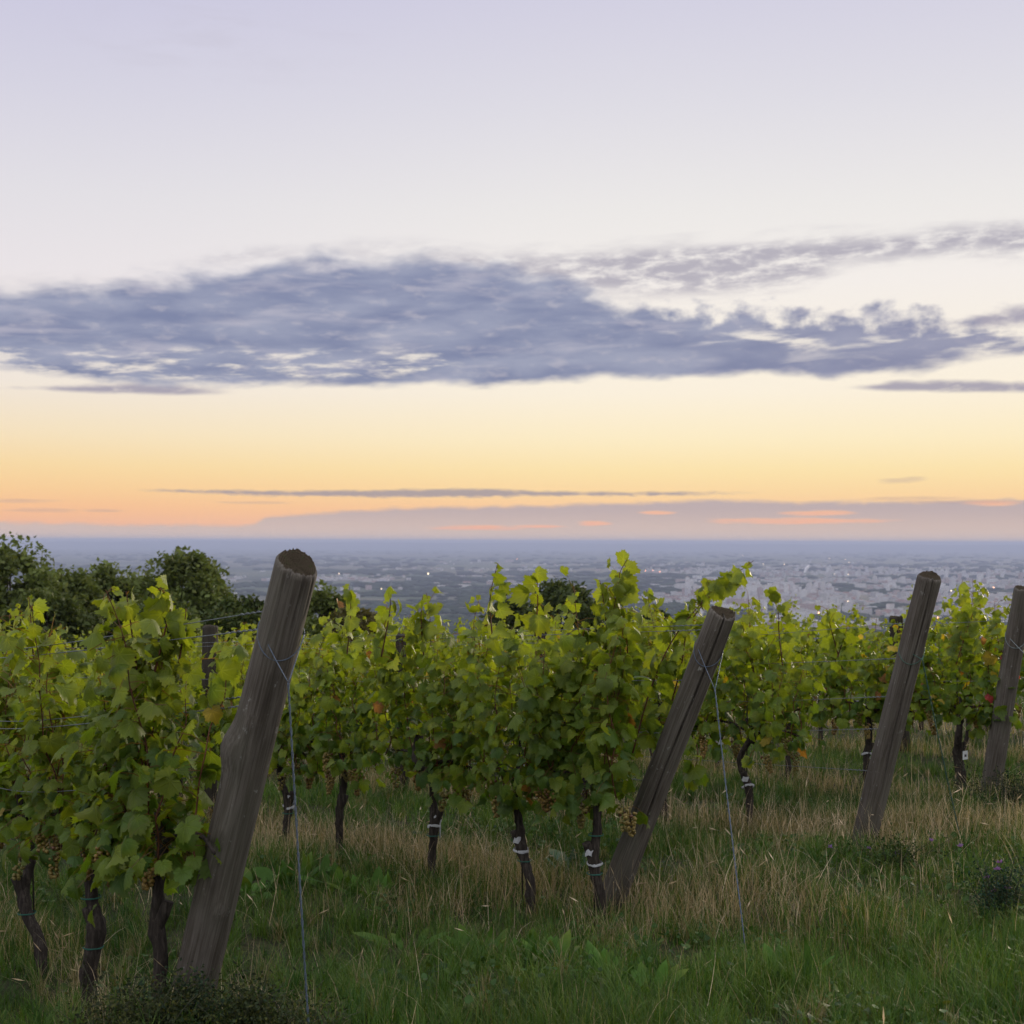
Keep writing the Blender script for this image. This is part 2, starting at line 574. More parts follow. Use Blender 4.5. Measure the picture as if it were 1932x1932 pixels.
def wood_mat():
    m, k, out = new_mat('weathered_post_wood')
    oc = objcoord(k)
    x, y, z = k.sep(oc)
    oi = k.n.new('ShaderNodeObjectInfo').outputs['Random']
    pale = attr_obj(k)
    off = k.mul(oi, 37.0)
    v = k.xyz(k.add(k.mul(x, 42.0), off), k.mul(y, 42.0), k.mul(z, 1.8))
    g1 = k.noise(v, 1.0, 7, 0.66, 0.5)
    v2 = k.xyz(k.add(k.mul(x, 170.0), off), k.mul(y, 170.0), k.mul(z, 3.5))
    g2 = k.noise(v2, 1.0, 3, 0.6)
    blot = k.noise(k.xyz(k.add(k.mul(x, 6.0), off), k.mul(y, 6.0), k.mul(z, 2.2)), 1.0, 5, 0.65)
    base = k.ramp(g1, [(0.22, (0.056, 0.047, 0.039)), (0.42, (0.104, 0.090, 0.077)), (0.64, (0.145, 0.128, 0.112)), (0.86, (0.28, 0.26, 0.235))])
    base = k.mix(k.rng(g2, 0.58, 0.40), base, k.mix(1.0, base, (0.66, 0.64, 0.61), 'MULTIPLY'))
    base = k.mix(k.mul(k.rng(blot, 0.45, 0.7), 0.65), base, k.mix(1.0, base, (0.55, 0.53, 0.50), 'MULTIPLY'))
    # pale lichen specks
    sp = k.noise(k.xyz(k.mul(x, 26.0), k.add(k.mul(y, 26.0), off), k.mul(z, 16.0)), 1.0, 5, 0.7)
    base = k.mix(k.mul(k.rng(sp, 0.62, 0.70), 0.65), base, (0.30, 0.30, 0.285))
    # greenish algae
    base = k.mix(k.mul(k.rng(blot, 0.55, 0.35), 0.22), base, (0.075, 0.085, 0.055))
    base = k.mix(1.0, base, pale, 'MULTIPLY')      # darker wood on the upright row posts
    h = k.add(g1, k.mul(g2, 0.5))
    p = principled(k, base, 0.88, 0.2, h, 0.005)
    k.l.new(p.outputs[0], out.inputs['Surface'])
    # end grain
    m2, k, out = new_mat('post_end_grain')
    oc = objcoord(k)
    x, y, z = k.sep(oc)
    rr = k.m('SQRT', k.add(k.mul(x, x), k.mul(y, y)))
    n = k.noise(oc, 45.0, 5, 0.7)
    ring = k.m('PINGPONG', k.add(k.mul(rr, 130.0), k.mul(n, 1.2)), 0.5)
    c = k.mix(k.mul(ring, 1.2), (0.032, 0.024, 0.016), (0.10, 0.078, 0.052))
    c = k.mix(k.rng(n, 0.5, 0.72), c, (0.045, 0.046, 0.022))
    p = principled(k, c, 0.95, 0.1, n, 0.02)
    k.l.new(p.outputs[0], out.inputs['Surface'])
    return m, m2


M_WOOD, M_END = wood_mat()

# ------------------------------------------------------------------ terrain
DIR = np.array([-0.6, 0.8])               # the rows run this way, downhill
NRM = np.array([0.8, 0.6])
ROW0 = {1: (-1.23, 5.1), 2: (0.545, 7.4), 3: (2.28, 8.6), 4: (3.84, 10.6), 5: (5.5, 12.5), 6: (7.2, 14.3), 7: (9.0, 16.0)}
_cp = np.array([(-1.23, 5.1, 1.80), (-1.84, 5.74, 2.06), (-2.35, 6.4, 2.06), (0.545, 7.4, 2.0), (0.46, 7.0, 2.06), (0.07, 7.52, 2.10),
                (-0.5, 8.28, 2.13), (-1.1, 9.2, 2.17), (-1.7, 9.9, 2.33), (2.28, 8.6, 1.95), (1.7, 9.37, 2.06), (3.84, 10.6, 2.03), (3.66, 10.84, 2.13),
                (-0.3, 5.3, 1.86), (1.5, 5.4, 1.88), (0.4, 5.9, 1.93), (1.1, 6.3, 1.94)])


def _hp(x, y):
    t = -0.6 * (x - 0.545) + 0.8 * (y - 7.4)
    t = np.clip(t, -60, 140)
    return 2.0 + 0.08 * t


_sg = 0.85
_K = np.exp(-((_cp[:, None, :2] - _cp[None, :, :2]) ** 2).sum(-1) / (2 * _sg ** 2))
_wt = np.linalg.solve(_K + 0.08 * np.eye(len(_cp)), _cp[:, 2] - _hp(_cp[:, 0], _cp[:, 1]))


def ground(x, y):
    """ground level, world z"""
    x = np.asarray(x, dtype=np.float64)
    y = np.asarray(y, dtype=np.float64)
    h = _hp(x, y)
    for (cx, cy_, _), w in zip(_cp, _wt):
        h = h + w * np.exp(-((x - cx) ** 2 + (y - cy_) ** 2) / (2 * _sg ** 2))
    h = h + 0.025 * np.sin(x * 2.3 + 1.0) * np.sin(y * 1.9) + 0.012 * np.sin(x * 6.1 + y * 3.0)
    r = np.hypot(x, y)
    fw = np.clip((y / np.maximum(r, 1e-6) + 0.35) / 0.6, 0, 1)
    rc = np.clip(r - 20, 0, 330)
    h = h + fw * (0.0006 * rc ** 2 + 0.42 * np.clip(r - 350, 0, 480))
    return CAMZ - h


def gz(x, y):
    return float(ground(x, y))


def polar_mesh(name, radii, nseg, zf, centre=(0, 0)):
    a = np.arange(nseg) * 2 * math.pi / nseg
    V = []
    for r in radii:
        x, y = centre[0] + r * np.cos(a), centre[1] + r * np.sin(a)
        V.append(np.stack([x, y, zf(x, y)], 1))
    V = np.concatenate(V)
    T = []
    j = np.arange(nseg)
    jn = (j + 1) % nseg
    for i in range(len(radii) - 1):
        p, q = i * nseg + j, i * nseg + jn
        T.append(np.stack([p, p + nseg, q + nseg, q], 1))
    return np_mesh(name, V, np.concatenate(T))


def ground_mat():
    m, k, out = new_mat('meadow_soil')
    pos = k.n.new('ShaderNodeNewGeometry').outputs['Position']
    n = k.noise(pos, 1.3, 6, 0.6)
    n2 = k.noise(pos, 14.0, 5, 0.65)
    c = k.mix(k.rng(n, 0.35, 0.65), (0.028, 0.040, 0.012), (0.060, 0.055, 0.026))
    c = k.mix(k.rng(n2, 0.35, 0.7), c, (0.022, 0.022, 0.012))
    p = principled(k, c, 0.95, 0.1, n2, 0.05)
    k.l.new(p.outputs[0], out.inputs['Surface'])
    return m


rad = np.concatenate([[0.02], np.linspace(0.6, 16, 78), np.geomspace(16.6, 1400, 70)])
tag(obj('hillside', polar_mesh('hillside', rad, 240, ground), ground_mat()), kind='structure')

PLAINZ = -250.0


def plain_mat():
    m, k, out = new_mat('plain_fields_and_woods')
    pos = k.n.new('ShaderNodeNewGeometry').outputs['Position']
    x, y, z = k.sep(pos)
    w1 = k.noise(pos, 0.0006, 5, 0.6)
    v = k.xyz(k.add(k.mul(x, 0.0009), k.mul(w1, 1.4)), k.add(k.mul(y, 0.0011), k.mul(w1, 0.7)), 0.0)
    f = k.voro(v, 1.0)
    fr, fg, fb = k.sep(f)
    c = k.ramp(fr, [(0.0, (0.040, 0.058, 0.030)), (0.35, (0.07, 0.085, 0.045)), (0.6, (0.11, 0.10, 0.07)), (0.85, (0.055, 0.07, 0.04)), (1.0, (0.15, 0.135, 0.10))])
    woods = k.rng(k.noise(pos, 0.00045, 6, 0.62), 0.52, 0.60)
    c = k.mix(woods, c, (0.028, 0.040, 0.026))
    fine = k.noise(pos, 0.006, 4, 0.7)
    c = k.mix(k.mul(k.rng(fine, 0.60, 0.72), 0.4), c, (0.24, 0.22, 0.21))
    p = principled(k, c, 0.95, 0.1)
    k.l.new(p.outputs[0], out.inputs['Surface'])
    return m


M_PLAINLAND = plain_mat()
tag(obj('plain', polar_mesh('plain', np.geomspace(780, 58000, 60), 200, lambda x, y: np.full_like(x, PLAINZ)), M_PLAINLAND), kind='structure')


def hills_z(x, y):
    r = np.hypot(x, y)
    a = np.degrees(np.arctan2(x, y))
    top = 205 + 8 * np.sin(a * 0.9 + 0.5) + 5 * np.sin(a * 2.3) + 38 * np.exp(-((a + 13.5) / 3.8) ** 2) - 12 * np.exp(-((a + 21.5) / 2.5) ** 2)
    s = np.clip((r - 40000) / 8000, 0, 1)
    s = s * s * (3 - 2 * s)
    return PLAINZ - 4 + top * s


tag(obj('hills', polar_mesh('hills', np.linspace(40000, 55000, 16), 720, hills_z), M_PLAINLAND), kind='structure')

# ------------------------------------------------------------------ haze over the plain
haze_me = bpy.data.meshes.new('haze')
mb = MB()
mb.box((-59000, -59000, PLAINZ - 8), (59000, 59000, 46))
haze_me = mb.mesh('haze', smooth=False)
mh, kh, oh = new_mat('evening_haze')
pv = kh.n.new('ShaderNodeVolumePrincipled')
pv.inputs['Color'].default_value = (0.46, 0.515, 0.71, 1)
pv.inputs['Density'].default_value = 6.0e-5
pv.inputs['Anisotropy'].default_value = 0.0
kh.l.new(pv.outputs[0], oh.inputs['Volume'])
tag(obj('haze', haze_me, mh), kind='stuff')

# ------------------------------------------------------------------ vine leaves
def leaf_template(npts, teeth):
    ctrl = [(0, 1.0), (14, 0.86), (27, 0.745), (38, 0.80), (52, 0.87), (66, 0.76), (79, 0.64), (92, 0.68), (108, 0.72), (125, 0.58), (145, 0.46), (164, 0.36), (178, 0.12)]
    ca, cr = np.array(ctrl).T
    th = np.linspace(-178, 178, npts)
    r = np.interp(np.abs(th), ca, cr)
    if teeth:
        sgn = np.where(np.arange(npts) % 2 == 0, 1.0, -1.0)
        r = r * (1 + 0.085 * sgn * np.clip((178 - np.abs(th)) / 40, 0, 1))
    a = np.radians(th)
    outer = np.stack([r * np.sin(a), r * np.cos(a)], 1)
    if teeth:
        ni = npts // 2
        idx = np.linspace(0, npts - 1, ni).round().astype(int)
        thi = th[idx]
        ri = np.interp(np.abs(thi), ca, cr) * 0.52
        inner = np.stack([ri * np.sin(np.radians(thi)), ri * np.cos(np.radians(thi))], 1)
        P = np.concatenate([[[0, 0]], inner, outer])
        T = [(0, 1 + i + 1, 1 + i) for i in range(ni - 1)]
        o0 = 1 + ni
        j = 0
        for i in range(npts - 1):
            while j < ni - 1 and idx[j + 1] <= i:
                T.append((1 + j, 1 + j + 1, o0 + i))
                j += 1
            T.append((1 + j, o0 + i + 1, o0 + i))
        while j < ni - 1:
            T.append((1 + j, 1 + j + 1, o0 + npts - 1))
            j += 1
        return P, np.array(T)
    P = np.concatenate([[[0, 0]], outer])
    T = [(0, 2 + i, 1 + i) for i in range(npts - 1)]
    return P, np.array(T)


LEAF_HI = leaf_template(43, True)
LEAF_LO = leaf_template(17, False)


def norm(a):
    return a / (np.linalg.norm(a, axis=-1, keepdims=True) + 1e-9)


def leaves_geo(rng, tmpl, pos, nor, tip, size, colr, fold=None):
    """leaf blades: positions, normals, tip directions (N,3), sizes (N,), colours (N,3)"""
    P, T = tmpl
    N = len(pos)
    nor = norm(nor)
    Y = norm(tip - nor * (tip * nor).sum(-1, keepdims=True))
    X = np.cross(Y, nor)
    x, y = P[:, 0][None], P[:, 1][None]
    r2 = x * x + y * y
    th = np.arctan2(x, y)
    a = rng.normal(0.42, 0.46, (N, 1))
    b = rng.normal(0.34, 0.42, (N, 1))
    c = rng.normal(0.0, 0.17, (N, 1))
    ph = rng.uniform(0, 6.28, (N, 1))
    z = -a * np.abs(x) ** 1.5 - b * y * y + c * r2 * np.sin(3 * th + ph) + 0.035 * r2 * np.sin(9 * th + ph * 3)
    s = size[:, None, None]
    V = pos[:, None, :] + s * (x[..., None] * X[:, None] + y[..., None] * Y[:, None] + z[..., None] * nor[:, None])
    nv = P.shape[0]
    TT = (T[None] + (np.arange(N) * nv)[:, None, None]).reshape(-1, 3)
    C = np.repeat(colr[:, None, :], nv, 1)
    # autumn: some blades turn yellow along the rim
    rim = np.clip((np.sqrt(r2) - 0.45) / 0.5, 0, 1)[..., None] * rng.choice([0, 0, 0, 0.35, 0.7], N)[:, None, None]
    C = C * (1 - rim * 0.5) + rim * 0.5 * np.array([0.23, 0.21, 0.03])
    L = np.zeros((N, nv, 3))
    L[..., 0], L[..., 1] = P[:, 0], P[:, 1]
    return V.reshape(-1, 3), TT, C.reshape(-1, 3), L.reshape(-1, 3)


GREENS = np.array([(0.066, 0.116, 0.020), (0.090, 0.142, 0.022), (0.120, 0.168, 0.025), (0.150, 0.190, 0.028), (0.052, 0.100, 0.028)]) * np.array([1.03, 1.06, 0.86])


def pick_cols(rng, hgt, n, autumn=0.0):
    """hgt 0..1 through the canopy: young leaves near the tips are paler"""
    base = GREENS[rng.choice(5, n, p=[0.28, 0.28, 0.20, 0.10, 0.14])]
    young = np.array([0.160, 0.202, 0.026])
    f = np.clip(hgt * 0.75 - 0.15 + rng.normal(0, 0.16, n), 0, 0.85)[:, None]
    c = base * (1 - f) + young * f
    c = c * rng.uniform(0.8, 1.25, (n, 1))
    y = rng.random(n)
    c = np.where((y < 0.003 + autumn * 0.07)[:, None], np.array([0.34, 0.27, 0.04]) * rng.uniform(0.6, 1.1, (n, 1)), c)
    c = np.where((y > 0.994 - autumn * 0.03)[:, None], np.array([0.22, 0.11, 0.04]) * rng.uniform(0.6, 1.2, (n, 1)), c)
    if autumn > 0:
        c = np.where(((y > 0.5) & (y < 0.5 + autumn * 0.014))[:, None], np.array([0.34, 0.045, 0.045]) * rng.uniform(0.6, 1.2, (n, 1)), c)
    return c


def vine_parts(seed, hi=True, zlo=0.67, zhi=1.58, length=1.0, nshoot=11, dens=1.0, extra=(), autumn=0.0, xoff=0.0, lsize=0.84, slope=0.0):
    """returns the leaf mesh and the list of shoot polylines, local x along the row, z up from the ground"""
    rng = np.random.default_rng(seed)
    shoots = []
    for i in range(nshoot):
        x0 = xoff + (-0.5 + (i + 0.5) / nshoot) * length + rng.uniform(-0.04, 0.04)
        ef = abs((i + 0.5) / nshoot - 0.5) * 2
        top = zhi + rng.normal(0.0, 0.12) - 0.18 * ef ** 2 + (rng.uniform(0.14, 0.36) if rng.random() < 0.27 else 0)
        y0 = rng.uniform(-0.05, 0.05)
        n = 9
        zz = np.linspace(zlo + rng.uniform(-0.04, 0.08), top, n)
        wx = np.cumsum(rng.normal(0, 0.022, n)) + rng.normal(0, 0.05) * np.linspace(0, 1, n)
        wy = np.cumsum(rng.normal(0, 0.020, n)) + rng.normal(0, 0.07) * np.linspace(0, 1, n) ** 1.5
        shoots.append(np.stack([x0 + wx + slope * (zz - zlo), y0 + wy, zz], 1))
    flags = [0] * len(shoots)
    for e in extra:
        shoots.append(np.asarray(e, dtype=float))
        flags.append(1)
    pos, nor, tip, size, hg, pet = [], [], [], [], [], []
    for s, fl in zip(shoots, flags):
        seg = np.linalg.norm(np.diff(s, axis=0), axis=1)
        L = np.concatenate([[0], np.cumsum(seg)])
        step = 0.047 if not fl else 0.043
        d = np.arange(0.0, L[-1], step / (dens if not fl else 1.0))
        side = 1
        for dd in d:
            p = np.array([np.interp(dd, L, s[:, q]) for q in range(3)])
            side = -side
            hrel = np.clip((p[2] - zlo) / (zhi - zlo), 0, 1.3)
            tipf = np.clip((L[-1] - dd) / 0.26, 0, 1)
            reps = (1 if rng.random() < 0.6 else 2) if fl else 1 if (rng.random() < 0.25) else (2 if rng.random() < 0.55 else 3)
            for q in range(reps):
                sd = side if q == 0 else rng.choice([-1, 1])
                out = np.array([rng.normal(0, 0.75), sd * rng.uniform(0.35, 1.0), rng.uniform(-0.25, 0.55)])
                if fl:
                    out = np.array([sd * rng.uniform(0.5, 1.0), rng.normal(0, 0.45), rng.uniform(-0.35, 0.45)])
                out /= np.linalg.norm(out)
                pl = rng.uniform(0.05, 0.13) * (0.4 + 0.6 * tipf) * (0.6 if fl else 1.0) * (1.0 if q == 0 else 1.35)
                b = p + out * pl + (0 if q == 0 else np.array([rng.normal(0, 0.04), 0, rng.normal(0, 0.04)]))
                nn = np.array([out[0] * 0.6, np.sign(out[1]) * rng.uniform(0.25, 0.95), rng.uniform(0.1, 0.9)]) + rng.normal(0, 0.33, 3)
                tt = np.array([out[0] * 0.6, out[1] * 0.55, -0.75]) + rng.normal(0, 0.35, 3)
                if fl:
                    nn = np.array([rng.normal(0, 0.45), rng.choice([-1, 1]) * rng.uniform(0.5, 1.0), rng.uniform(0.0, 0.6)])
                    tt[2] += 0.35
                sz = lsize * rng.uniform(0.044, 0.100) * (1.15 if fl else 1.0) * (0.55 + 0.45 * min(1, tipf * (3.5 if fl else 2.2))) * (1.0 if q == 0 else rng.uniform(0.65, 1.0))
                pos.append(b); nor.append(nn); tip.append(tt); size.append(sz); hg.append(hrel); pet.append((p, b))
    # a skirt of leaves hanging below the cordon
    for i in range(int(22 * dens)):
        b = np.array([xoff + rng.uniform(-0.5, 0.5) * length, rng.choice([-1, 1]) * rng.uniform(0.06, 0.24), zlo + rng.uniform(-0.10, 0.12)])
        pos.append(b)
        nor.append(np.array([rng.normal(0, 0.4), np.sign(b[1]), rng.uniform(0, 0.6)]))
        tip.append(np.array([rng.normal(0, 0.4), b[1] * 0.6, -1.0]))
        size.append(lsize * rng.uniform(0.055, 0.092)); hg.append(0.0)
        pet.append((b + np.array([0, -b[1] * 0.5, 0.07]), b))
    pos, nor, tip, size, hg = map(np.array, (pos, nor, tip, size, hg))
    C = pick_cols(rng, hg, len(pos), autumn)
    V, T, C, L = leaves_geo(rng, LEAF_HI if hi else LEAF_LO, pos, nor, tip, size, C)
    if hi:    # leaf stalks
        pa = np.array([q[0] for q in pet])
        pb = np.array([q[1] for q in pet])
        w = np.cross(pb - pa, rng.normal(0, 1, pa.shape))
        w = norm(w) * 0.0016
        mid = (pa + pb) / 2 + np.array([0, 0, 0.012])
        PV = np.stack([pa - w, pa + w, mid - w, mid + w, pb - w, pb + w], 1).reshape(-1, 3)
        PT = (np.array([(0, 1, 3), (0, 3, 2), (2, 3, 5), (2, 5, 4)])[None] + (np.arange(len(pa)) * 6)[:, None, None]).reshape(-1, 3)
        T = np.concatenate([T, PT + len(V)])
        V = np.concatenate([V, PV])
        C = np.concatenate([C, np.tile(np.array([[0.13, 0.075, 0.03]]), (len(PV), 1))])
        L = np.concatenate([L, np.full((len(PV), 3), 5.0)])
    return np_mesh('foliage', V, T, C, L, smooth=True), shoots, flags


def shoot_mesh(s, big, rng):
    mb = MB()
    p = smooth_path(s, 24)
    c = np.array([0.11, 0.042, 0.024]) * rng.uniform(0.7, 1.3)
    mb.tube(p, np.linspace(0.0052 if big else 0.0040, 0.0016, len(p)), 5, c)
    return mb.mesh('shoot')


_ico = None


def ico(sub=1):
    import bmesh
    bm = bmesh.new()
    bmesh.ops.create_icosphere(bm, subdivisions=sub, radius=1.0)
    V = np.array([v.co[:] for v in bm.verts])
    bm.verts.index_update()
    T = np.array([[v.index for v in f.verts] for f in bm.faces])
    bm.free()
    return V, T


ICO1, ICO2 = ico(1), ico(2)


def grape_bunch(seed, n=42, amber=0.5):
    rng = np.random.default_rng(seed)
    mb = MB()
    mb.tube([(0, 0, 0.03), (0.003, 0, -0.02), (0, 0.002, -0.09)], [0.002, 0.002, 0.0012], 5, (0.08, 0.06, 0.03))
    for i in range(n):
        t = rng.random() ** 0.8
        z = -0.005 - 0.125 * t
        rr = 0.034 * (1 - 0.75 * t) * math.sqrt(rng.uniform(0.35, 1)) + 0.004
        a = rng.uniform(0, 6.28)
        r = rng.uniform(0.0072, 0.0094)
        c = np.array([0.19, 0.175, 0.05]) * (1 - amber) + np.array([0.26, 0.165, 0.045]) * amber
        c = c * rng.uniform(0.65, 1.25)
        if rng.random() < 0.08:
            c = np.array([0.12, 0.055, 0.03])
        mb.add(ICO2[0] * r + np.array([rr * math.cos(a), rr * math.sin(a), z]), ICO2[1], c)
    return mb.mesh('grape_bunch')


BUNCHES = [grape_bunch(s, 40 + 8 * s, am) for s, am in ((1, 0.25), (2, 0.55), (3, 0.9))]


def trunk_mesh(seed, pts, r0=0.029, r1=0.020, arms=(-1, 1), graft=0.36, stub=False, seg=12):
    """gnarled trunk with the graft knob and the two short arms along the wire"""
    rng = np.random.default_rng(seed)
    mb = MB()
    p = smooth_path(pts, 30)
    z = p[:, 2]
    p[:, :2] += np.cumsum(rng.normal(0, 0.0022, (len(p), 2)), 0)
    r = np.interp(z, [z.min(), z.min() + 0.1, z.max() * 0.6, z.max()], [r0 * 1.35, r0, (r0 + r1) / 2, r1])
    r = r * (1 + 0.30 * np.exp(-((z - graft) / 0.05) ** 2)) * (1 + rng.normal(0, 0.05, len(r)))
    mb.tube(p, r, seg, jit=0.13, rng=rng)
    top = p[-1]
    if stub:
        q = smooth_path([top + [0, 0, -0.05], top + [0.03, 0.03, 0.0], top + [0.10, 0.03, 0.02], top + [0.14, 0.02, 0.10], top + [0.15, 0, 0.18]], 14)
        mb.tube(q, np.interp(np.linspace(0, 1, len(q)), [0, .5, 1], [0.03, 0.05, 0.026]), seg, jit=0.12, rng=rng)
    if arms:
        for sx in arms:
            q = smooth_path([top + [0, 0, -0.05], top + [sx * 0.06, 0, 0.03], top + [sx * 0.24, rng.normal(0, .02), 0.07], top + [sx * 0.46, rng.normal(0, .02), 0.05]], 14)
            mb.tube(q, np.linspace(r1 * 0.85, 0.006, len(q)), 8, jit=0.12, rng=rng)
        q = smooth_path([top + [0, 0, -0.05], top + [0.0, 0.01, 0.05], top + [rng.normal(0, .03), 0.02, 0.12]], 8)
        mb.tube(q, np.linspace(r1, 0.012, len(q)), 8, jit=0.15, rng=rng)
    # a sawn-off spur beside the graft
    g = np.array([np.interp(graft, z, p[:, q]) for q in range(3)])
    sg = rng.choice([-1, 1])
    e = np.array([sg * 0.026, sg * 0.030, 0.10])
    mb.tube(smooth_path([g, g + e * 0.5 + [e[0] * .3, 0, 0], g + e], 6), 0.024, seg, jit=0.1, rng=rng)
    return mb.mesh('trunk'), p, g, e


def ring_mesh(name, c, r, w, colr, rng, seg=14, wob=0.12, tilt=0.0):
    """a tie or a wrap around the trunk"""
    mb = MB()
    a = np.linspace(0, 2 * math.pi, seg, endpoint=False)
    rr = r * (1 + rng.uniform(-wob, wob, seg) * 0.5)
    V = []
    for zz in (-w / 2, 0.0, w / 2):
        zr = zz + rng.uniform(-1, 1, seg) * w * 0.2 + np.cos(a + 0.6) * r * tilt
        V.append(np.stack([c[0] + np.cos(a) * rr * (1.0 if zz else 1.05), c[1] + np.sin(a) * rr * (1.0 if zz else 1.05), c[2] + zr], 1))
    V = np.concatenate(V)
    T = []
    for q in range(2):
        for j in range(seg):
            p0, p1 = q * seg + j, q * seg + (j + 1) % seg
            T += [(p0, p1, p1 + seg), (p0, p1 + seg, p0 + seg)]
    mb.add(V, T, colr)
    return mb.mesh(name)


RZ = math.atan2(DIR[1], DIR[0])


def to_local(pt, org):
    """world point to a vine's local axes"""
    d = np.array(pt) - np.array(org)
    return np.array([d[0] * DIR[0] + d[1] * DIR[1], -d[0] * DIR[1] + d[1] * DIR[0], d[2]])


TAPE, TIEG = (0.46, 0.47, 0.50), (0.025, 0.11, 0.085)


def make_vine(org, seed, label, hi=True, trunk=None, tape=True, ties=1, rod=True, bunches=4, group='grape vines trained along the trellis rows',
              extra_px=(), extra_y=None, lean=(0, 0), tag_plate=False, stub=False, r0=0.029, arms=(-1, 1), **kw):
    rng = np.random.default_rng(seed + 500)
    root = empty('grape_vine', org, RZ)
    tag(root, label, 'grape vine', group)
    extra = []
    for line in extra_px:
        yy = extra_y or org[1]
        extra.append(np.array([to_local(W(px, py, yy + dy), org) for px, py, *rest in line for dy in [rest[0] if rest else 0.0]]))
    me, shoots, flags = vine_parts(seed, hi, extra=extra, **kw)
    obj('foliage', me, M_VLEAF, root)
    for s, fl in zip(shoots, flags):
        obj('shoot', shoot_mesh(s, fl, rng), M_CANE, root)
    b = np.array(lean)
    pts = trunk or [(b[0], b[1], -0.12), (b[0] * .8 + rng.normal(0, .02), b[1] * .8, 0.15), (b[0] * .4 + rng.normal(0, .024), b[1] * .4 + rng.normal(0, .02), 0.36), (rng.normal(0, .024), rng.normal(0, .02), 0.54), (0, 0, 0.72)]
    tm, p, g, e = trunk_mesh(seed, pts, r0=r0, stub=stub, arms=arms)
    obj('trunk', tm, M_BARK, root)
    if tape:
        obj('grafting_tape', ring_mesh('grafting_tape', g + np.array([0, 0, -0.005]), 0.039, 0.016, TAPE, rng, wob=0.5, tilt=rng.choice([-1, 1]) * rng.uniform(0.15, 0.55)), M_PLAIN, root)
        # the loose end of the tape on the sawn spur
        mb = MB()
        tcx = g + e * 0.55
        a = np.linspace(0, 2 * math.pi, 12, endpoint=False)
        V = np.concatenate([np.stack([tcx[0] + 0.026 * np.cos(a), tcx[1] + 0.026 * np.sin(a), tcx[2] + zz + rng.uniform(-.008, .008, 12)], 1) for zz in (-0.022, 0.012)])
        T = []
        for j in range(12):
            T += [(j, (j + 1) % 12, (j + 1) % 12 + 12), (j, (j + 1) % 12 + 12, j + 12)]
        mb.add(V, T, TAPE)
        mb.tube(smooth_path([tcx + [0.02, -0.03, -0.02], tcx + [0.026, -0.036, -0.06], tcx + [0.02, -0.034, -0.06 - rng.uniform(0.01, 0.08)]], 6), [0.009, 0.007, 0.004], 6, TAPE)
        obj('tape_end', mb.mesh('tape_end'), M_PLAIN, root)
    for i in range(ties):
        zz = (0.30, 0.50)[i % 2]
        c = np.array([np.interp(zz, p[:, 2], p[:, q]) for q in range(3)])
        obj('green_tie', ring_mesh('green_tie', c + [0.006, 0, 0], 0.041, 0.006, TIEG, rng), M_PLAIN, root)
    if rod:
        mb = MB()
        mb.tube([(0.05 + b[0] * .5, -0.02, -0.1), (0.05 + b[0] * .3, -0.02, 0.5), (0.045, -0.015, 1.0)], 0.0045, 6, (0.035, 0.028, 0.024))
        obj('support_rod', mb.mesh('support_rod'), M_CANE, root)
    if tag_plate:
        mb = MB()
        vx = np.array([-0.8, -0.6, 0])   # faces the headland
        c0 = np.array([0, 0.048, 0.36])
        mb.box((-0.032, 0.040, 0.33), (0.032, 0.043, 0.40), (0.72, 0.74, 0.76))
        mb.box((-0.014, 0.0432, 0.352), (0.012, 0.0445, 0.372), (0.06, 0.06, 0.07))
        tp = obj('label_plate', mb.mesh('label_plate', smooth=False), M_PLAIN, root)
        tp.rotation_euler = (0, 0, R(90))
    for i in range(bunches):
        gb = obj('grape_bunch', BUNCHES[int(rng.integers(3))], M_GRAPE, root)
        gb.location = (rng.uniform(-0.42, 0.42), rng.choice([-1, 1, 1]) * rng.uniform(0.02, 0.13), rng.uniform(0.60, 0.78))
        gb.rotation_euler = (rng.normal(0, .15), rng.normal(0, .15), rng.uniform(0, 6))
        gb.scale = (1.0,) * 3
    return root


def row_pt(row, t, dn=0.0):
    x, y = ROW0[row][0] + DIR[0] * t + NRM[0] * dn, ROW0[row][1] + DIR[1] * t + NRM[1] * dn
    return Vector((x, y, gz(x, y)))


# first row, cut off by the left edge
def at(x, y):
    return Vector((x, y, gz(x, y)))


v = make_vine(at(-1.33, 5.02), 11, 'broad-leaved grape vine right beside the thickest leaning post, a tall red shoot above it', trunk=[(0.02, 0.0, -0.1), (0.0, 0, 0.2), (0.03, 0.01, 0.42), (0.0, 0, 0.68)], tape=False, ties=0,
              bunches=5, length=0.62, nshoot=7, xoff=0.06, zhi=1.42, dens=1.35, lsize=0.84, extra_y=5.15,
              extra_px=[[(262, 1290), (254, 1230), (243, 1150), (238, 1118)], [(285, 1300), (310, 1200), (322, 1140), (300, 1108)], [(330, 1300), (345, 1210), (352, 1150)]])
v = make_vine(at(-1.77, 5.55), 12, 'grape vine with the dark trunk bound twice by green ties, left of the thickest post', tape=False, ties=2, bunches=6, lean=(-0.02, 0), r0=0.038, zhi=1.36, dens=1.3, lsize=0.82)
v = make_vine(at(-2.30, 6.3), 13, 'grape vine with a trunk slanting in from the left edge and a sawn knob', tape=False, ties=1, bunches=5, lean=(-0.24, 0), zhi=1.40, dens=1.2, lsize=0.82, extra_y=6.2,
              extra_px=[[(70, 1290), (62, 1220), (58, 1160), (55, 1130)]])
for i in range(3):
    make_vine(row_pt(1, 2.75 + 0.92 * i), 14 + i, 'grape vine of the nearest row running out of the left edge', tape=False, ties=1, bunches=3)
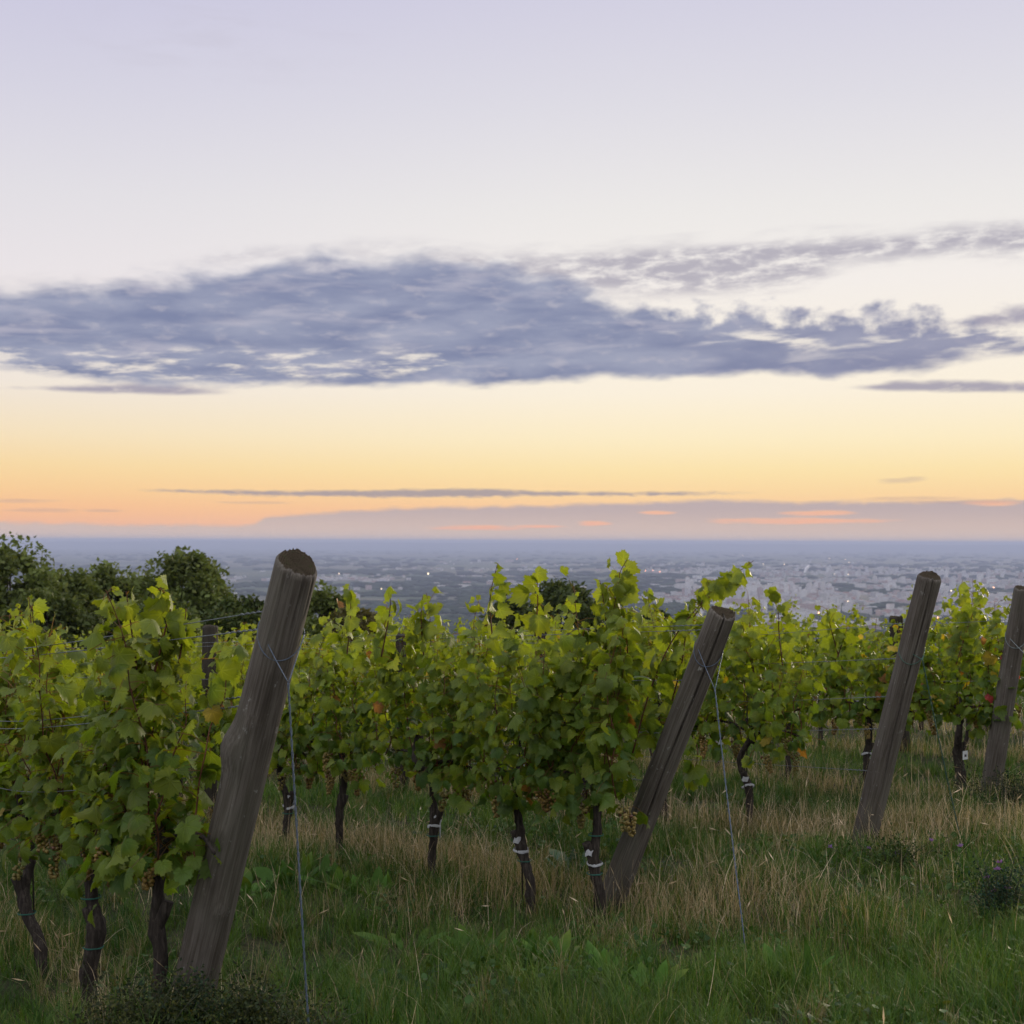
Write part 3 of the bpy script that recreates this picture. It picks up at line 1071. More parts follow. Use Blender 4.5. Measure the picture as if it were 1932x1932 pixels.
# second row, centre of the picture
make_vine(at(0.46, 7.0), 21, 'grape vine at the foot of the cracked post, white tape hanging from its trunk', lean=(0.0, 0.0), ties=2, bunches=6, arms=(1,), dens=1.15,
          length=0.80, nshoot=10, xoff=0.24, slope=-0.10, extra_y=7.2, zhi=1.52,
          extra_px=[[(1165, 1330), (1185, 1220), (1160, 1140), (1168, 1085), (1186, 1050)],
                    [(1140, 1290), (1145, 1200), (1140, 1140), (1132, 1095)],
                    [(1195, 1420), (1225, 1310), (1262, 1220), (1312, 1150), (1368, 1098), (1422, 1056)],
                    [(1255, 1370), (1285, 1260), (1300, 1180), (1345, 1120), (1395, 1085)],
                    [(1262, 1400, .45), (1300, 1388, .42), (1318, 1420, .4), (1300, 1488, .4)]])
make_vine(at(0.06, 7.52), 22, 'grape vine with white tape on its graft, second along from the cracked post', lean=(-0.08, 0), ties=1, bunches=6, extra_y=7.4, zhi=1.50, dens=1.2,
          extra_px=[[(1010, 1200), (1015, 1130), (1012, 1078)], [(930, 1210), (925, 1130), (938, 1066)]])
make_vine(at(-0.50, 8.28), 23, 'grape vine with a thick black elbow of old wood under its leaves', lean=(-0.03, 0), ties=1, bunches=6, stub=True, extra_y=8.2, zhi=1.46, dens=1.15,
          extra_px=[[(800, 1240), (795, 1170), (798, 1125)], [(720, 1240), (735, 1160), (738, 1110)]])
make_vine(at(-1.18, 9.2), 24, 'slender-trunked grape vine without tape between two others of the middle row', lean=(0.01, 0), tape=False, ties=0, bunches=6, extra_y=9.1, zhi=1.46, dens=1.1,
          extra_px=[[(655, 1240), (662, 1165), (660, 1108)]])
make_vine(at(-1.70, 9.88), 25, 'grape vine with taped graft seen just right of the thickest post', lean=(-0.10, 0), ties=1, bunches=5, zhi=1.24)
make_vine(at(-2.22, 10.6), 26, 'grape vine of the middle row just showing behind the thickest post', tape=False, ties=0, bunches=3, zhi=1.24)
# third row
make_vine(row_pt(3, 0.98), 31, 'grape vine with white tape at its graft between the cracked post and the next post', lean=(0.0, 0), ties=0, bunches=6, extra_y=9.3, zhi=1.38, length=1.1,
          extra_px=[[(1478, 1260), (1470, 1190), (1468, 1150), (1450, 1112)], [(1590, 1260), (1570, 1190), (1560, 1145)], [(1580, 1240), (1600, 1180)]])
make_vine(row_pt(3, 1.9), 32, 'grape vine half hidden behind the cracked post', ties=0, bunches=4, zhi=1.36, lean=(-.05, 0))
make_vine(row_pt(3, 2.8), 33, 'grape vine of the third row hidden behind the middle row', ties=0, bunches=3, zhi=1.36)
# fourth row
make_vine(row_pt(4, 0.28), 41, 'grape vine with red and orange leaves and a small white plate on its trunk', tape=False, ties=0, tag_plate=True, bunches=4, r0=0.045, autumn=0.5, zhi=1.42, length=0.95,
          extra_y=10.8, extra_px=[[(1805, 1250), (1830, 1170), (1850, 1125)]])
make_vine(row_pt(4, 1.2), 42, 'yellowing grape vine seen behind the leaning post right of centre', tape=True, ties=0, bunches=4, autumn=0.25, zhi=1.34)

# vines further along: shared meshes
LOD = []
for i in range(5):
    me, shoots, flags = vine_parts(80 + i, False, zhi=1.27, nshoot=11, dens=0.9, autumn=0.04)
    mbs = MB()
    rr = np.random.default_rng(i)
    tm, p, g, e = trunk_mesh(90 + i, [(rr.normal(0, .04), 0, -0.12), (rr.normal(0, .02), 0, 0.3), (0, 0, 0.64)], seg=7)
    tape_me = ring_mesh('grafting_tape', g, 0.048, 0.045, TAPE, rr)
    sm = [shoot_mesh(s, False, rr) for s in shoots[::2]]
    LOD.append((me, tm, tape_me if i % 2 == 0 else None, sm))


def far_vine(org, i, label, rng):
    me, tm, tp, sm = LOD[i % 5]
    root = empty('grape_vine', org, RZ + (math.pi if rng.random() < 0.5 else 0))
    s = rng.uniform(0.95, 1.05)
    root.scale = (1.0, 1.0, s)
    tag(root, label, 'grape vine', 'grape vines trained along the trellis rows')
    obj('foliage', me, M_VLEAF, root)
    obj('trunk', tm, M_BARK, root)
    if tp:
        obj('grafting_tape', tp, M_PLAIN, root)
    for q in sm:
        obj('shoot', q, M_CANE, root)
    for q in range(3):
        gb = obj('grape_bunch', BUNCHES[int(rng.integers(3))], M_GRAPE, root)
        gb.location = (rng.uniform(-0.42, 0.42), rng.choice([-1, 1]) * rng.uniform(0.05, 0.2), rng.uniform(0.48, 0.64))
        gb.scale = (1.1,) * 3


rngv = np.random.default_rng(5)
FAR = {2: (4.95, 16, 'grape vine far down the middle row, lost among its neighbours'),
       3: (3.7, 20, 'grape vine of the third row, showing only between nearer vines'),
       4: (2.1, 24, 'grape vine of the fourth row, behind the leaning posts'),
       5: (0.5, 26, 'grape vine of the fifth row, at the right edge behind the last post'),
       6: (0.5, 26, 'grape vine of a rear row behind the right-hand posts'),
       7: (0.5, 18, 'grape vine of the rearmost visible row')}
cnt = 0
for rw, (t0, t1, lab) in FAR.items():
    t = t0
    while t < t1:
        far_vine(row_pt(rw, t, rngv.normal(0, 0.03)), cnt * 3 + rw, lab, rngv)
        cnt += 1
        t += 0.92

# ------------------------------------------------------------------ posts
def post_mesh(L, r0, r1, seed, crack=None, knots=(), seg=96, rings=70, worn=0.012, slant=None):
    """weathered round post along local z from -0.35 (in the ground) to L"""
    rng = np.random.default_rng(seed)
    th = np.arange(seg) * 2 * math.pi / seg
    zz = np.concatenate([np.linspace(-0.35, L - 0.05, rings - 8), np.linspace(L - 0.045, L, 8)])
    ph = rng.uniform(0, 6.28, 12)
    V = []
    bend = rng.normal(0, 0.004, 2)
    for z in zz:
        t = np.clip(z / L, 0, 1)
        r = r0 + (r1 - r0) * t
        rr = r * (1 + 0.018 * np.sin(2 * th + ph[0] + z * .7) + 0.012 * np.sin(3 * th + ph[1] - z) + 0.010 * np.sin(5 * th + ph[2] + 1.3 * z))
        # long checks along the grain
        for q in range(7):
            a0 = ph[3 + q % 8] + q * 0.9 + 0.05 * math.sin(z * 3 + q)
            dd = np.angle(np.exp(1j * (th - a0)))
            rr -= r * 0.018 * np.exp(-(dd / 0.045) ** 2) * np.clip(math.sin(z * 2.1 + q * 2) + 0.3, 0, 1)
        if crack:
            ang, z0, wdt, dep = crack
            dd = np.angle(np.exp(1j * (th - ang - 0.06 * math.sin(z * 5))))
            f = np.clip((z - z0) / 0.25, 0, 1)
            rr -= r * dep * f * np.exp(-(dd / (wdt * (0.4 + 0.6 * f))) ** 2)
        # splits running down from the top, of different lengths
        for q in range(5):
            dd = np.angle(np.exp(1j * (th - ph[q] * 1.7 - q * 1.2)))
            rr -= r * 0.16 * np.clip((z - (L - 0.10 - 0.09 * q)) / 0.08, 0, 1) * np.exp(-(dd / 0.035) ** 2)
        rr += r * 0.010 * np.sin(7 * th + 9 * z + ph[9]) * math.sin(4.3 * z + ph[10]) + r * 0.008 * np.sin(4 * th - 13 * z + ph[11])
        for (kz, ka, kr, kh) in knots:
            dd = np.angle(np.exp(1j * (th - ka)))
            rr += kh * np.exp(-((z - kz) / kr) ** 2 - (dd / (kr / r)) ** 2)
        e = np.clip((z - (L - worn * 1.6)) / (worn * 1.6), 0, 1)
        rr -= worn * 0.8 * e ** 2
        dz = e * rng.uniform(-0.5, 0.35, seg) * worn
        dz = dz + e * 0.006 * np.sin(2 * th + ph[5])
        if slant:
            dz = dz - slant[1] * rr * np.cos(th - slant[0]) * np.clip((z - (L - 0.16)) / 0.16, 0, 1)
        bx, by = bend * math.sin(math.pi * t)
        V.append(np.stack([np.cos(th) * rr + bx, np.sin(th) * rr + by, z + dz], 1))
    n = len(zz)
    top = V[-1]
    for f in (0.75, 0.45):
        q = top.copy()
        q[:, :2] *= f
        q[:, 2] = L - 0.006 - 0.008 * (1 - f) + rng.uniform(-1, 1, seg) * 0.003 - (slant[1] * f * r1 * np.cos(th - slant[0]) if slant else 0)
        V.append(q)
    V = np.concatenate(V + [np.array([[0, 0, L - 0.014]])])
    T = []
    mats = []
    for i in range(n + 1):
        for j in range(seg):
            p, q = i * seg + j, i * seg + (j + 1) % seg
            T += [(p, q, q + seg), (p, q + seg, p + seg)]
            mats += [1 if i >= n - 1 else 0] * 2
    c = len(V) - 1
    for j in range(seg):
        T.append(((n + 1) * seg + j, (n + 1) * seg + (j + 1) % seg, c))
        mats.append(1)
    me = np_mesh('post', V, T)
    me.materials.append(M_WOOD)
    me.materials.append(M_END)
    me.polygons.foreach_set('material_index', np.array(mats, dtype=np.int32))
    return me


POSTS = {}


def make_post(key, base, top, r0, r1, label, seed, name='end_post', group='weathered round posts of the trellis', **kw):
    base, top = Vector(base), Vector(top)
    ax = top - base
    L = ax.length
    me = post_mesh(L, r0, r1, seed, **kw)
    o = obj(name, me, None)
    o.location = base
    o.rotation_mode = 'QUATERNION'
    o.rotation_quaternion = ax.to_track_quat('Z', 'Y')
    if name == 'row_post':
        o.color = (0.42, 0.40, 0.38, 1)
    tag(o, label, 'post', group)
    POSTS[key] = (base, top, r0, r1)
    return o


def cam_ang(base, top, off=0.0):
    """angle round the post, in its own axes, of the side that faces the headland"""
    q = (Vector(top) - Vector(base)).to_track_quat('Z', 'Y')
    d = q.inverted() @ (Vector((0, 0, 2)) - Vector(base)).normalized()
    return math.atan2(d.y, d.x) + off


def onground(px, y, sink=0.0):
    x = (px - HX) * y / FPX
    return Vector((x, y, gz(x, y) - sink))


b1, t1 = onground(355, 5.1), W(562, 1063, 4.62)
make_post(1, b1, t1, 0.086, 0.077, 'thickest leaning post, nearest the camera, its rotten top above the horizon', 101,
          knots=((1.17, cam_ang(b1, t1, -1.45), 0.075, 0.030), (0.55, cam_ang(b1, t1, 0.4), 0.03, 0.008), (1.3, cam_ang(b1, t1, -.3), 0.03, 0.007), (0.85, cam_ang(b1, t1, -.5), 0.025, 0.007), (0.25, cam_ang(b1, t1, .1), 0.025, 0.006)), worn=0.011, slant=(cam_ang(b1, t1, 0.6), 0.34))
b2, t2 = onground(1148, 7.4), W(1365, 1152, 6.95)
make_post(2, b2, t2, 0.078, 0.073, 'steeply leaning grey post with a long open crack from its top', 102, crack=(cam_ang(b2, t2, 0.25), 0.45, 0.042, 0.8), worn=0.010, slant=(cam_ang(b2, t2, 0.0), 0.15))
b3, t3 = onground(1630, 8.6), W(1755, 1083, 8.2)
make_post(3, b3, t3, 0.082, 0.072, 'tall leaning post standing in the tan grass right of centre', 103, crack=(cam_ang(b3, t3, 0.35), 0.4, 0.036, 0.5), slant=(cam_ang(b3, t3, 0.0), 0.2))
b4, t4 = onground(1868, 10.6), W(1932, 1106, 10.25)
make_post(4, b4, t4, 0.080, 0.074, 'leaning post cut by the right edge of the picture', 104)
x5, y5 = ROW0[5]
make_post(5, (x5, y5, gz(x5, y5)), (x5 + .35, y5 - .4, gz(x5, y5) + 1.7), 0.08, 0.072, 'leaning post of the fifth row beyond the right edge', 105)
q = row_pt(2, 5.36)
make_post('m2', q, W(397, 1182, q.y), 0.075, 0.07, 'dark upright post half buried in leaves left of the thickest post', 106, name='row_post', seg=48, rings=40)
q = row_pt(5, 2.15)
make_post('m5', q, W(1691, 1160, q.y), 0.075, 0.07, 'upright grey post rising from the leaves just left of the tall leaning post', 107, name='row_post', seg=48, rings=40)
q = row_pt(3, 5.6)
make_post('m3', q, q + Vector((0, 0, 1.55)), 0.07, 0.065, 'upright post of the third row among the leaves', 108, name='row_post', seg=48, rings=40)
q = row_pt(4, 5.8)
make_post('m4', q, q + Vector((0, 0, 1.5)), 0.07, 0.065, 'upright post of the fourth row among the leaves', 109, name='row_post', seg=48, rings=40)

# ------------------------------------------------------------------ wires
GREYW = (0.16, 0.18, 0.20)


def on_post(key, f, ang=0.0):
    b, t, r0, r1 = POSTS[key]
    return b + (t - b) * f


def row_wire(key, row, f, hgt, tend, rad=0.0016, label='', twin=0.0, near=0.0):
    p0 = on_post(key, f)
    b, t, r0, r1 = POSTS[key]
    p0 = p0 + Vector((DIR[0], DIR[1], 0)) * (r1 * 0.9) + Vector((twin, -abs(twin), 0))
    pts = [p0]
    ts = [1.2] + list(np.arange(2.6, tend, 1.6)) + [tend]
    for tt in ts:
        r = row_pt(row, tt)
        zz = CAMZ - float(_hp(r.x, r.y)) + hgt
        off = twin - near
        pts.append(Vector((r.x + NRM[0] * off, r.y + NRM[1] * off, zz + 0.010 * math.sin(tt * 2 + hgt * 9))))
    path = smooth_path([tuple(q) for q in pts], 60)
    mb = MB()
    mb.tube(path, rad, 5, GREYW)
    # the knot where the wire is twisted back on itself beside the post
    p0 = np.array(path[0])
    d = path[3] - p0
    d = d / np.linalg.norm(d)
    side = np.cross(d, [0, 0, 1.0])
    side /= np.linalg.norm(side)
    up = np.cross(side, d)
    s = np.linspace(0, 0.22, 44)
    hel = p0 + s[:, None] * d + 0.0042 * (np.cos(s * 190)[:, None] * side + np.sin(s * 190)[:, None] * up)
    mb.tube(hel, rad * 0.9, 4, GREYW)
    o = obj('trellis_wire', mb.mesh('trellis_wire'), M_WIRE)
    tag(o, label, 'wire', 'trellis wires along the vine rows')


RN = {1: 'nearest row', 2: 'middle row', 3: 'third row', 4: 'fourth row'}
row_wire(1, 1, 0.905, 1.56, 5.4, 0.0019, 'topmost wire tied to the thickest post, crossing in front of the trees', near=0.25)
row_wire(1, 1, 0.865, 1.52, 5.4, 0.0019, 'second wire down on the thickest post, just under the topmost', -0.03, near=0.25)
row_wire(1, 1, 0.725, 1.22, 5.4, 0.0019, 'twisted wire tied below the anchor loop of the thickest post', near=0.25)
row_wire(1, 1, 0.705, 1.19, 5.4, 0.0019, 'thin wire close under the twisted one on the thickest post', -0.03, near=0.25)
row_wire(1, 1, 0.56, 0.92, 5.4, 0.0019, 'wire tied at mid height of the thickest post', near=0.25)
row_wire(2, 2, 0.955, 1.53, 16, 0.0017, 'topmost wire of the middle row, tied to the cracked post', near=0.20)
row_wire(2, 2, 0.94, 1.50, 16, 0.0017, 'wire paired with the topmost of the middle row', -0.04, near=0.20)
row_wire(2, 2, 0.775, 1.22, 16, 0.0017, 'second wire of the cracked post, running through the leaves', near=0.20)
row_wire(2, 2, 0.60, 0.95, 16, 0.0017, 'wire tied halfway down the cracked post')
row_wire(2, 2, 0.44, 0.68, 16, 0.0017, 'lowest wire tied to the cracked post')
row_wire(3, 3, 0.83, 1.40, 20, 0.0017, 'topmost wire of the tall post in the tan grass')
row_wire(3, 3, 0.70, 1.20, 20, 0.0017, 'second wire of the tall post in the tan grass')
row_wire(3, 3, 0.56, 0.95, 20, 0.0017, 'third wire of the tall post in the tan grass')
row_wire(3, 3, 0.44, 0.72, 20, 0.0017, 'fourth wire of the tall post in the tan grass')
row_wire(3, 3, 0.28, 0.50, 20, 0.0017, 'lowest wire of the tall post, in the open below the leaves')
row_wire(4, 4, 0.85, 1.40, 24, 0.0017, 'upper wire of the post at the right edge')
row_wire(4, 4, 0.56, 0.95, 24, 0.0017, 'lower wire of the post at the right edge')


def anchor_wire(key, fl, joint_px, joint_y, anchor, label, rad=0.0022, colr=GREYW):
    """a loop round the post whose two ends are twisted together and staked to the ground"""
    b, t, r0, r1 = POSTS[key]
    ax = (t - b).normalized()
    c = b + (t - b) * fl
    r = r0 + (r1 - r0) * fl + 0.004
    toan = (Vector((0.1, 0, 1.2)) - c)            # the wire passes the headland side of the post
    e1 = (toan - ax * toan.dot(ax)).normalized()      # towards the anchor
    e2 = ax.cross(e1)
    J = Vector(joint_px) if len(joint_px) == 3 else W(joint_px[0], joint_px[1], joint_y)
    mb = MB()
    loop = []
    for a in np.linspace(-0.50 * math.pi, 0.50 * math.pi, 26):       # front half sags towards the anchor
        loop.append(c + e1 * r * math.cos(a) + e2 * r * math.sin(a) - ax * 0.085 * math.cos(a))
    mb.tube([tuple(p) for p in loop], rad, 6, colr)
    back = []
    for a in np.linspace(0.50 * math.pi, 1.50 * math.pi, 26):
        back.append(c + e1 * r * math.cos(a) + e2 * r * math.sin(a) + ax * 0.05 * (-math.cos(a)) * 0.6)
    mb.tube([tuple(p) for p in back], rad, 6, colr)
    for s in (-1, 1):
        p0 = c + e2 * r * s * 0.98
        mid = p0.lerp(J, 0.5) + e1 * 0.012
        mb.tube([tuple(q) for q in smooth_path([tuple(p0), tuple(mid), tuple(J)], 10)], rad, 6, colr)
    d = Vector(anchor) - J
    Ln = d.length
    dn = d.normalized()
    s1 = dn.cross(Vector((0, 0, 1))).normalized()
    s2 = dn.cross(s1)
    n = int(Ln / 0.006)
    for ph in (0, math.pi):
        pts = []
        for i in range(n + 1):
            s = i / n
            a = s * Ln * 2 * math.pi / 0.075 + ph
            sag = 0.02 * math.sin(math.pi * s)
            pts.append(tuple(J + d * s + (s1 * math.cos(a) + s2 * math.sin(a)) * rad * 1.25 + Vector((0, 0, -1)) * sag))
        mb.tube(pts, rad, 5, colr)
    o = obj('anchor_wire', mb.mesh('anchor_wire'), M_WIRE)
    tag(o, label, 'wire', 'anchor wires of the end posts')


def gpt(px, y):
    p = onground(px, y)
    return (p.x, p.y, p.z - 0.02)


anchor_wire(1, 0.865, (545, 1290), 4.56, gpt(590, 4.50), 'blue-grey twisted anchor wire looped round the thickest post', 0.0019, (0.10, 0.13, 0.18))
anchor_wire(2, 0.885, (1350, 1300), 6.72, gpt(1413, 6.15), 'blue-grey twisted anchor wire looped round the cracked post', 0.0019, (0.10, 0.13, 0.18))
anchor_wire(3, 0.74, (1741, 1242), 8.2, gpt(1816, 8.55), 'dark green anchor wire of the tall post in the tan grass', 0.0024, (0.06, 0.13, 0.10))
anchor_wire(4, 0.78, (1934, 1230), 10.1, gpt(1975, 9.9), 'anchor wire of the post at the right edge', 0.0024, (0.2, 0.24, 0.24))

# ------------------------------------------------------------------ grass
def smooth01(x):
    x = np.clip(x, 0, 1)
    return x * x * (3 - 2 * x)


_rs = np.random.default_rng(77)
_nw = _rs.uniform(-1, 1, (14, 2)) * np.geomspace(0.6, 5.0, 14)[:, None]
_np = _rs.uniform(0, 6.28, 14)


def patch(x, y, k=0):
    """smooth random field about 0..1"""
    s = 0
    for i in range(14):
        w = _nw[(i + k * 3) % 14]
        s = s + np.sin(x * w[0] + y * w[1] + _np[(i + k) % 14])
    return 0.5 + s / 9.0


def dry_amount(x, y):
    """tan grass grows in strips under the vine rows and round the anchors"""
    d = np.zeros_like(x)
    for r, (rx, ry) in ROW0.items():
        n = (x - rx) * NRM[0] + (y - ry) * NRM[1]
        t = (x - rx) * DIR[0] + (y - ry) * DIR[1]
        w = 0.34 if r > 1 else 0.22
        q = np.exp(-(n / w) ** 2) * smooth01((t + 0.9) / 0.8)
        d = np.maximum(d, q * (1.0 if r > 1 else 0.6))
    # open tan stretch in front of the middle row towards the anchors
    d = np.maximum(d, 0.95 * np.exp(-((x - 1.15) / 0.80) ** 2 - ((y - 6.95) / 0.60) ** 2))
    d = np.maximum(d, 1.0 * np.exp(-((x - 3.1) / 1.5) ** 2 - ((y - 8.9) / 0.62) ** 2))
    d = np.maximum(d, 0.8 * np.exp(-((x + 0.15) / 0.6) ** 2 - ((y - 7.6) / 0.4) ** 2))
    d = np.maximum(d, 0.7 * np.exp(-((x + 1.6) / 0.5) ** 2 - ((y - 9.6) / 0.6) ** 2))
    return np.clip(d, 0, 1)


def blades(rng, x, y, L, w, lean, curl, colr, segs=3):
    """bent tapering blades on the ground"""
    N = len(x)
    z = ground(x, y) - 0.01
    a = rng.uniform(0, 6.28, N)
    dirx, diry = np.cos(a), np.sin(a)
    px, py = -diry, dirx
    V = np.zeros((N, segs * 2 + 1, 3))
    ang = lean.copy()
    cx, cyy, cz = x.copy(), y.copy(), z.copy()
    for i in range(segs + 1):
        f = i / segs
        ww = w * (1 - f) ** 0.7 * 0.5
        if i < segs:
            V[:, 2 * i] = np.stack([cx - px * ww, cyy - py * ww, cz], 1)
            V[:, 2 * i + 1] = np.stack([cx + px * ww, cyy + py * ww, cz], 1)
        else:
            V[:, 2 * segs] = np.stack([cx, cyy, cz], 1)
        st = L / segs
        cx = cx + dirx * np.sin(ang) * st
        cyy = cyy + diry * np.sin(ang) * st
        cz = cz + np.cos(ang) * st
        ang = ang + curl / segs
    T = []
    for i in range(segs - 1):
        T += [(2 * i, 2 * i + 1, 2 * i + 3), (2 * i, 2 * i + 3, 2 * i + 2)]
    T.append((2 * segs - 2, 2 * segs - 1, 2 * segs))
    T = (np.array(T)[None] + (np.arange(N) * (2 * segs + 1))[:, None, None]).reshape(-1, 3)
    C = np.repeat(colr[:, None], 2 * segs + 1, 1)
    return V.reshape(-1, 3), T, C.reshape(-1, 3)


def scatter(rng, n, y0, y1):
    """points in a wedge in front of the headland, wider than the view"""
    u = rng.random(n)
    wa, wb = 0.46 * y0 + 1.2, 0.46 * y1 + 1.2
    # area-uniform in y for a linearly widening wedge
    k = (wb - wa) / (y1 - y0)
    A = wa * (y1 - y0) + k * (y1 - y0) ** 2 / 2
    if k > 1e-6:
        s = (-wa + np.sqrt(wa * wa + 2 * k * u * A)) / k
    else:
        s = u * (y1 - y0)
    y = y0 + s
    x = (rng.random(n) * 2 - 1) * (wa + k * s)
    return x, y


def build_grass():
    rng = np.random.default_rng(9)
    VV, TT, CC, n0 = [], [], [], 0

    def push(g):
        nonlocal n0
        VV.append(g[0]); TT.append(g[1] + n0); CC.append(g[2])
        n0 += len(g[0])
    for (y0, y1, n, wf) in ((3.6, 6.2, 105000, 1.0), (6.2, 9.5, 95000, 1.25), (9.5, 15, 80000, 1.9), (15, 32, 60000, 3.6)):
        x, y = scatter(rng, n, y0, y1)
        p0, p1 = patch(x, y, 0), patch(x * 2.3, y * 2.3, 2)
        keep = rng.random(n) < np.clip(0.28 + 1.1 * p1, 0.06, 1)
        x, y, p0, p1 = x[keep], y[keep], p0[keep], p1[keep]
        m = len(x)
        dry = dry_amount(x, y)
        isdry = rng.random(m) < (dry * 0.66 + 0.025)
        tuft = np.clip(p1, 0, 1.2)
        near1 = np.exp(-((x + 1.7) / 0.7) ** 2 - ((y - 5.4) / 0.8) ** 2)
        L = rng.uniform(0.06, 0.17, m) * (0.45 + 0.95 * tuft) * (1 - 0.5 * near1) + dry * rng.uniform(0.02, 0.14, m)
        w = rng.uniform(0.0022, 0.0046, m) * wf
        g = np.array([(0.034, 0.080, 0.011), (0.052, 0.108, 0.013), (0.078, 0.130, 0.016), (0.125, 0.150, 0.030)])[rng.choice(4, m, p=[0.3, 0.35, 0.22, 0.13])]
        g = g * rng.uniform(0.75, 1.25, (m, 1)) * np.clip(0.55 + 0.85 * p0[:, None], 0.5, 1.6)
        t = np.array([(0.34, 0.26, 0.15), (0.42, 0.325, 0.20), (0.24, 0.19, 0.09)])[rng.choice(3, m)] * rng.uniform(0.7, 1.2, (m, 1))
        c = np.where(isdry[:, None], t, g)
        push(blades(rng, x, y, L, w, np.abs(rng.normal(0.25, 0.25, m)), rng.normal(0.7, 0.5, m), c))
    for (y0, y1, nt, wf) in ((4.0, 7.5, 1500, 1.0), (7.5, 13.0, 1300, 1.5)):
        tx, ty = scatter(rng, nt, y0, y1)
        kp = dry_amount(tx, ty) < 0.75
        tx, ty = tx[kp], ty[kp]
        nb = 34
        x = np.repeat(tx, nb)
        y = np.repeat(ty, nb)
        m = len(x)
        a, rr = rng.uniform(0, 6.28, m), np.abs(rng.normal(0, 0.028, m))
        sz = np.repeat(rng.uniform(0.55, 1.25, len(tx)), nb)
        tint = np.repeat(np.array([(0.030, 0.078, 0.010), (0.055, 0.115, 0.013), (0.085, 0.140, 0.020), (0.20, 0.17, 0.085)])[rng.choice(4, len(tx), p=[.34, .34, .22, .10])], nb, 0)
        push(blades(rng, x + np.cos(a) * rr, y + np.sin(a) * rr, rng.uniform(0.10, 0.24, m) * sz, rng.uniform(0.0024, 0.0045, m) * wf,
                    np.abs(rng.normal(0.15, 0.2, m)) + rr * 5, rng.uniform(0.5, 1.7, m), tint * rng.uniform(0.75, 1.25, (m, 1))))
    tag(obj('grass', np_mesh('grass', np.concatenate(VV), np.concatenate(TT), np.concatenate(CC)), M_GRASS), 'short green grass with dry blades covering the headland and the alleys', 'grass', kind='stuff')
    # tall dry stalks
    VV, TT, CC, n0 = [], [], [], 0
    for (y0, y1, n, wf) in ((4.0, 7.0, 16000, 1.0), (7.0, 10.5, 30000, 1.2), (10.5, 18, 26000, 1.8)):
        x, y = scatter(rng, n, y0, y1)
        dry = dry_amount(x, y)
        p1 = patch(x * 1.7, y * 1.7, 1)
        keep = rng.random(n) < np.clip(dry * (0.25 + 0.85 * p1) - 0.05, 0, 1) * 0.85 + 0.010 + 0.05 * (p1 > 0.75)
        x, y, dry = x[keep], y[keep], dry[keep]
        m = len(x)
        L = rng.uniform(0.16, 0.44, m) * (0.75 + 0.35 * dry) + (rng.random(m) < 0.08) * rng.uniform(0.05, 0.2, m)
        w = rng.uniform(0.0016, 0.0034, m) * wf
        c = np.array([(0.54, 0.42, 0.27), (0.66, 0.53, 0.37), (0.42, 0.32, 0.195), (0.28, 0.235, 0.12)])[rng.choice(4, m, p=[.35, .2, .25, .2])] * rng.uniform(0.7, 1.15, (m, 1))
        g = blades(rng, x, y, L, w, np.abs(rng.normal(0.32, 0.32, m)), rng.normal(0.8, 0.8, m), c, 4)
        push(g)
        # a few carry seed heads
        hs = rng.random(m) < 0.14
        tips = g[0].reshape(m, 9, 3)[hs, 8]
        prev = g[0].reshape(m, 9, 3)[hs, 6]
        if len(tips):
            d = norm(tips - prev)
            q = norm(np.cross(d, rng.normal(0, 1, d.shape))) * (0.0032 * wf)
            V = np.stack([tips - d * 0.05, tips - d * 0.02 + q, tips + d * 0.015, tips - d * 0.02 - q], 1).reshape(-1, 3)
            T = (np.array([(0, 1, 2), (0, 2, 3)])[None] + (np.arange(len(tips)) * 4)[:, None, None]).reshape(-1, 3)
            push((V, T, np.repeat(c[hs][:, None], 4, 1).reshape(-1, 3)))
    tag(obj('dry_grass', np_mesh('dry_grass', np.concatenate(VV), np.concatenate(TT), np.concatenate(CC)), M_STRAW), 'tall tan dry grass in strips under the vines and round the posts', 'dry grass', kind='stuff')
    # low clover-like herbs between the blades
    n = 16000
    x, y = scatter(rng, n, 4.0, 11.0)
    keep = (patch(x * 1.2, y * 1.2, 3) > 0.5) & (dry_amount(x, y) < 0.6)
    x, y = x[keep], y[keep]
    m = len(x)
    P, T = np.array([(0, 0), (0.5, 0.35), (0.55, 0.8), (0, 1.0), (-0.55, 0.8), (-0.5, 0.35)]), np.array([(0, 1, 2), (0, 2, 3), (0, 3, 4), (0, 4, 5)])
    pos = np.stack([x, y, ground(x, y) + rng.uniform(0.02, 0.10, m)], 1)
    nor = np.array([0, -0.1, 1.0]) + rng.normal(0, 0.45, (m, 3))
    cl = np.array([0.030, 0.066, 0.014]) * rng.uniform(0.7, 1.7, (m, 1))
    V, TT2, C, L = leaves_geo(rng, (P, T), pos, nor, rng.normal(0, 1, (m, 3)), rng.uniform(0.012, 0.034, m), cl)
    tag(obj('herbs', np_mesh('herbs', V, TT2, C), M_GRASS), 'low broad-leaved herbs growing through the grass', 'herbs', kind='stuff')


build_grass()

# ------------------------------------------------------------------ single weeds
def strap_leaf():
    """long broad weed leaf"""
    ys = np.array([0, .15, .35, .6, .82, 1.0])
    wd = np.array([.05, .13, .20, .21, .13, .0])
    P = []
    for yv, wv in zip(ys, wd):
        P += [(-wv, yv), (0, yv), (wv, yv)]
    T = []
    for i in range(5):
        for j in range(2):
            p = 3 * i + j
            T += [(p, p + 1, p + 4), (p, p + 4, p + 3)]
    return np.array(P), np.array(T)


STRAP = strap_leaf()


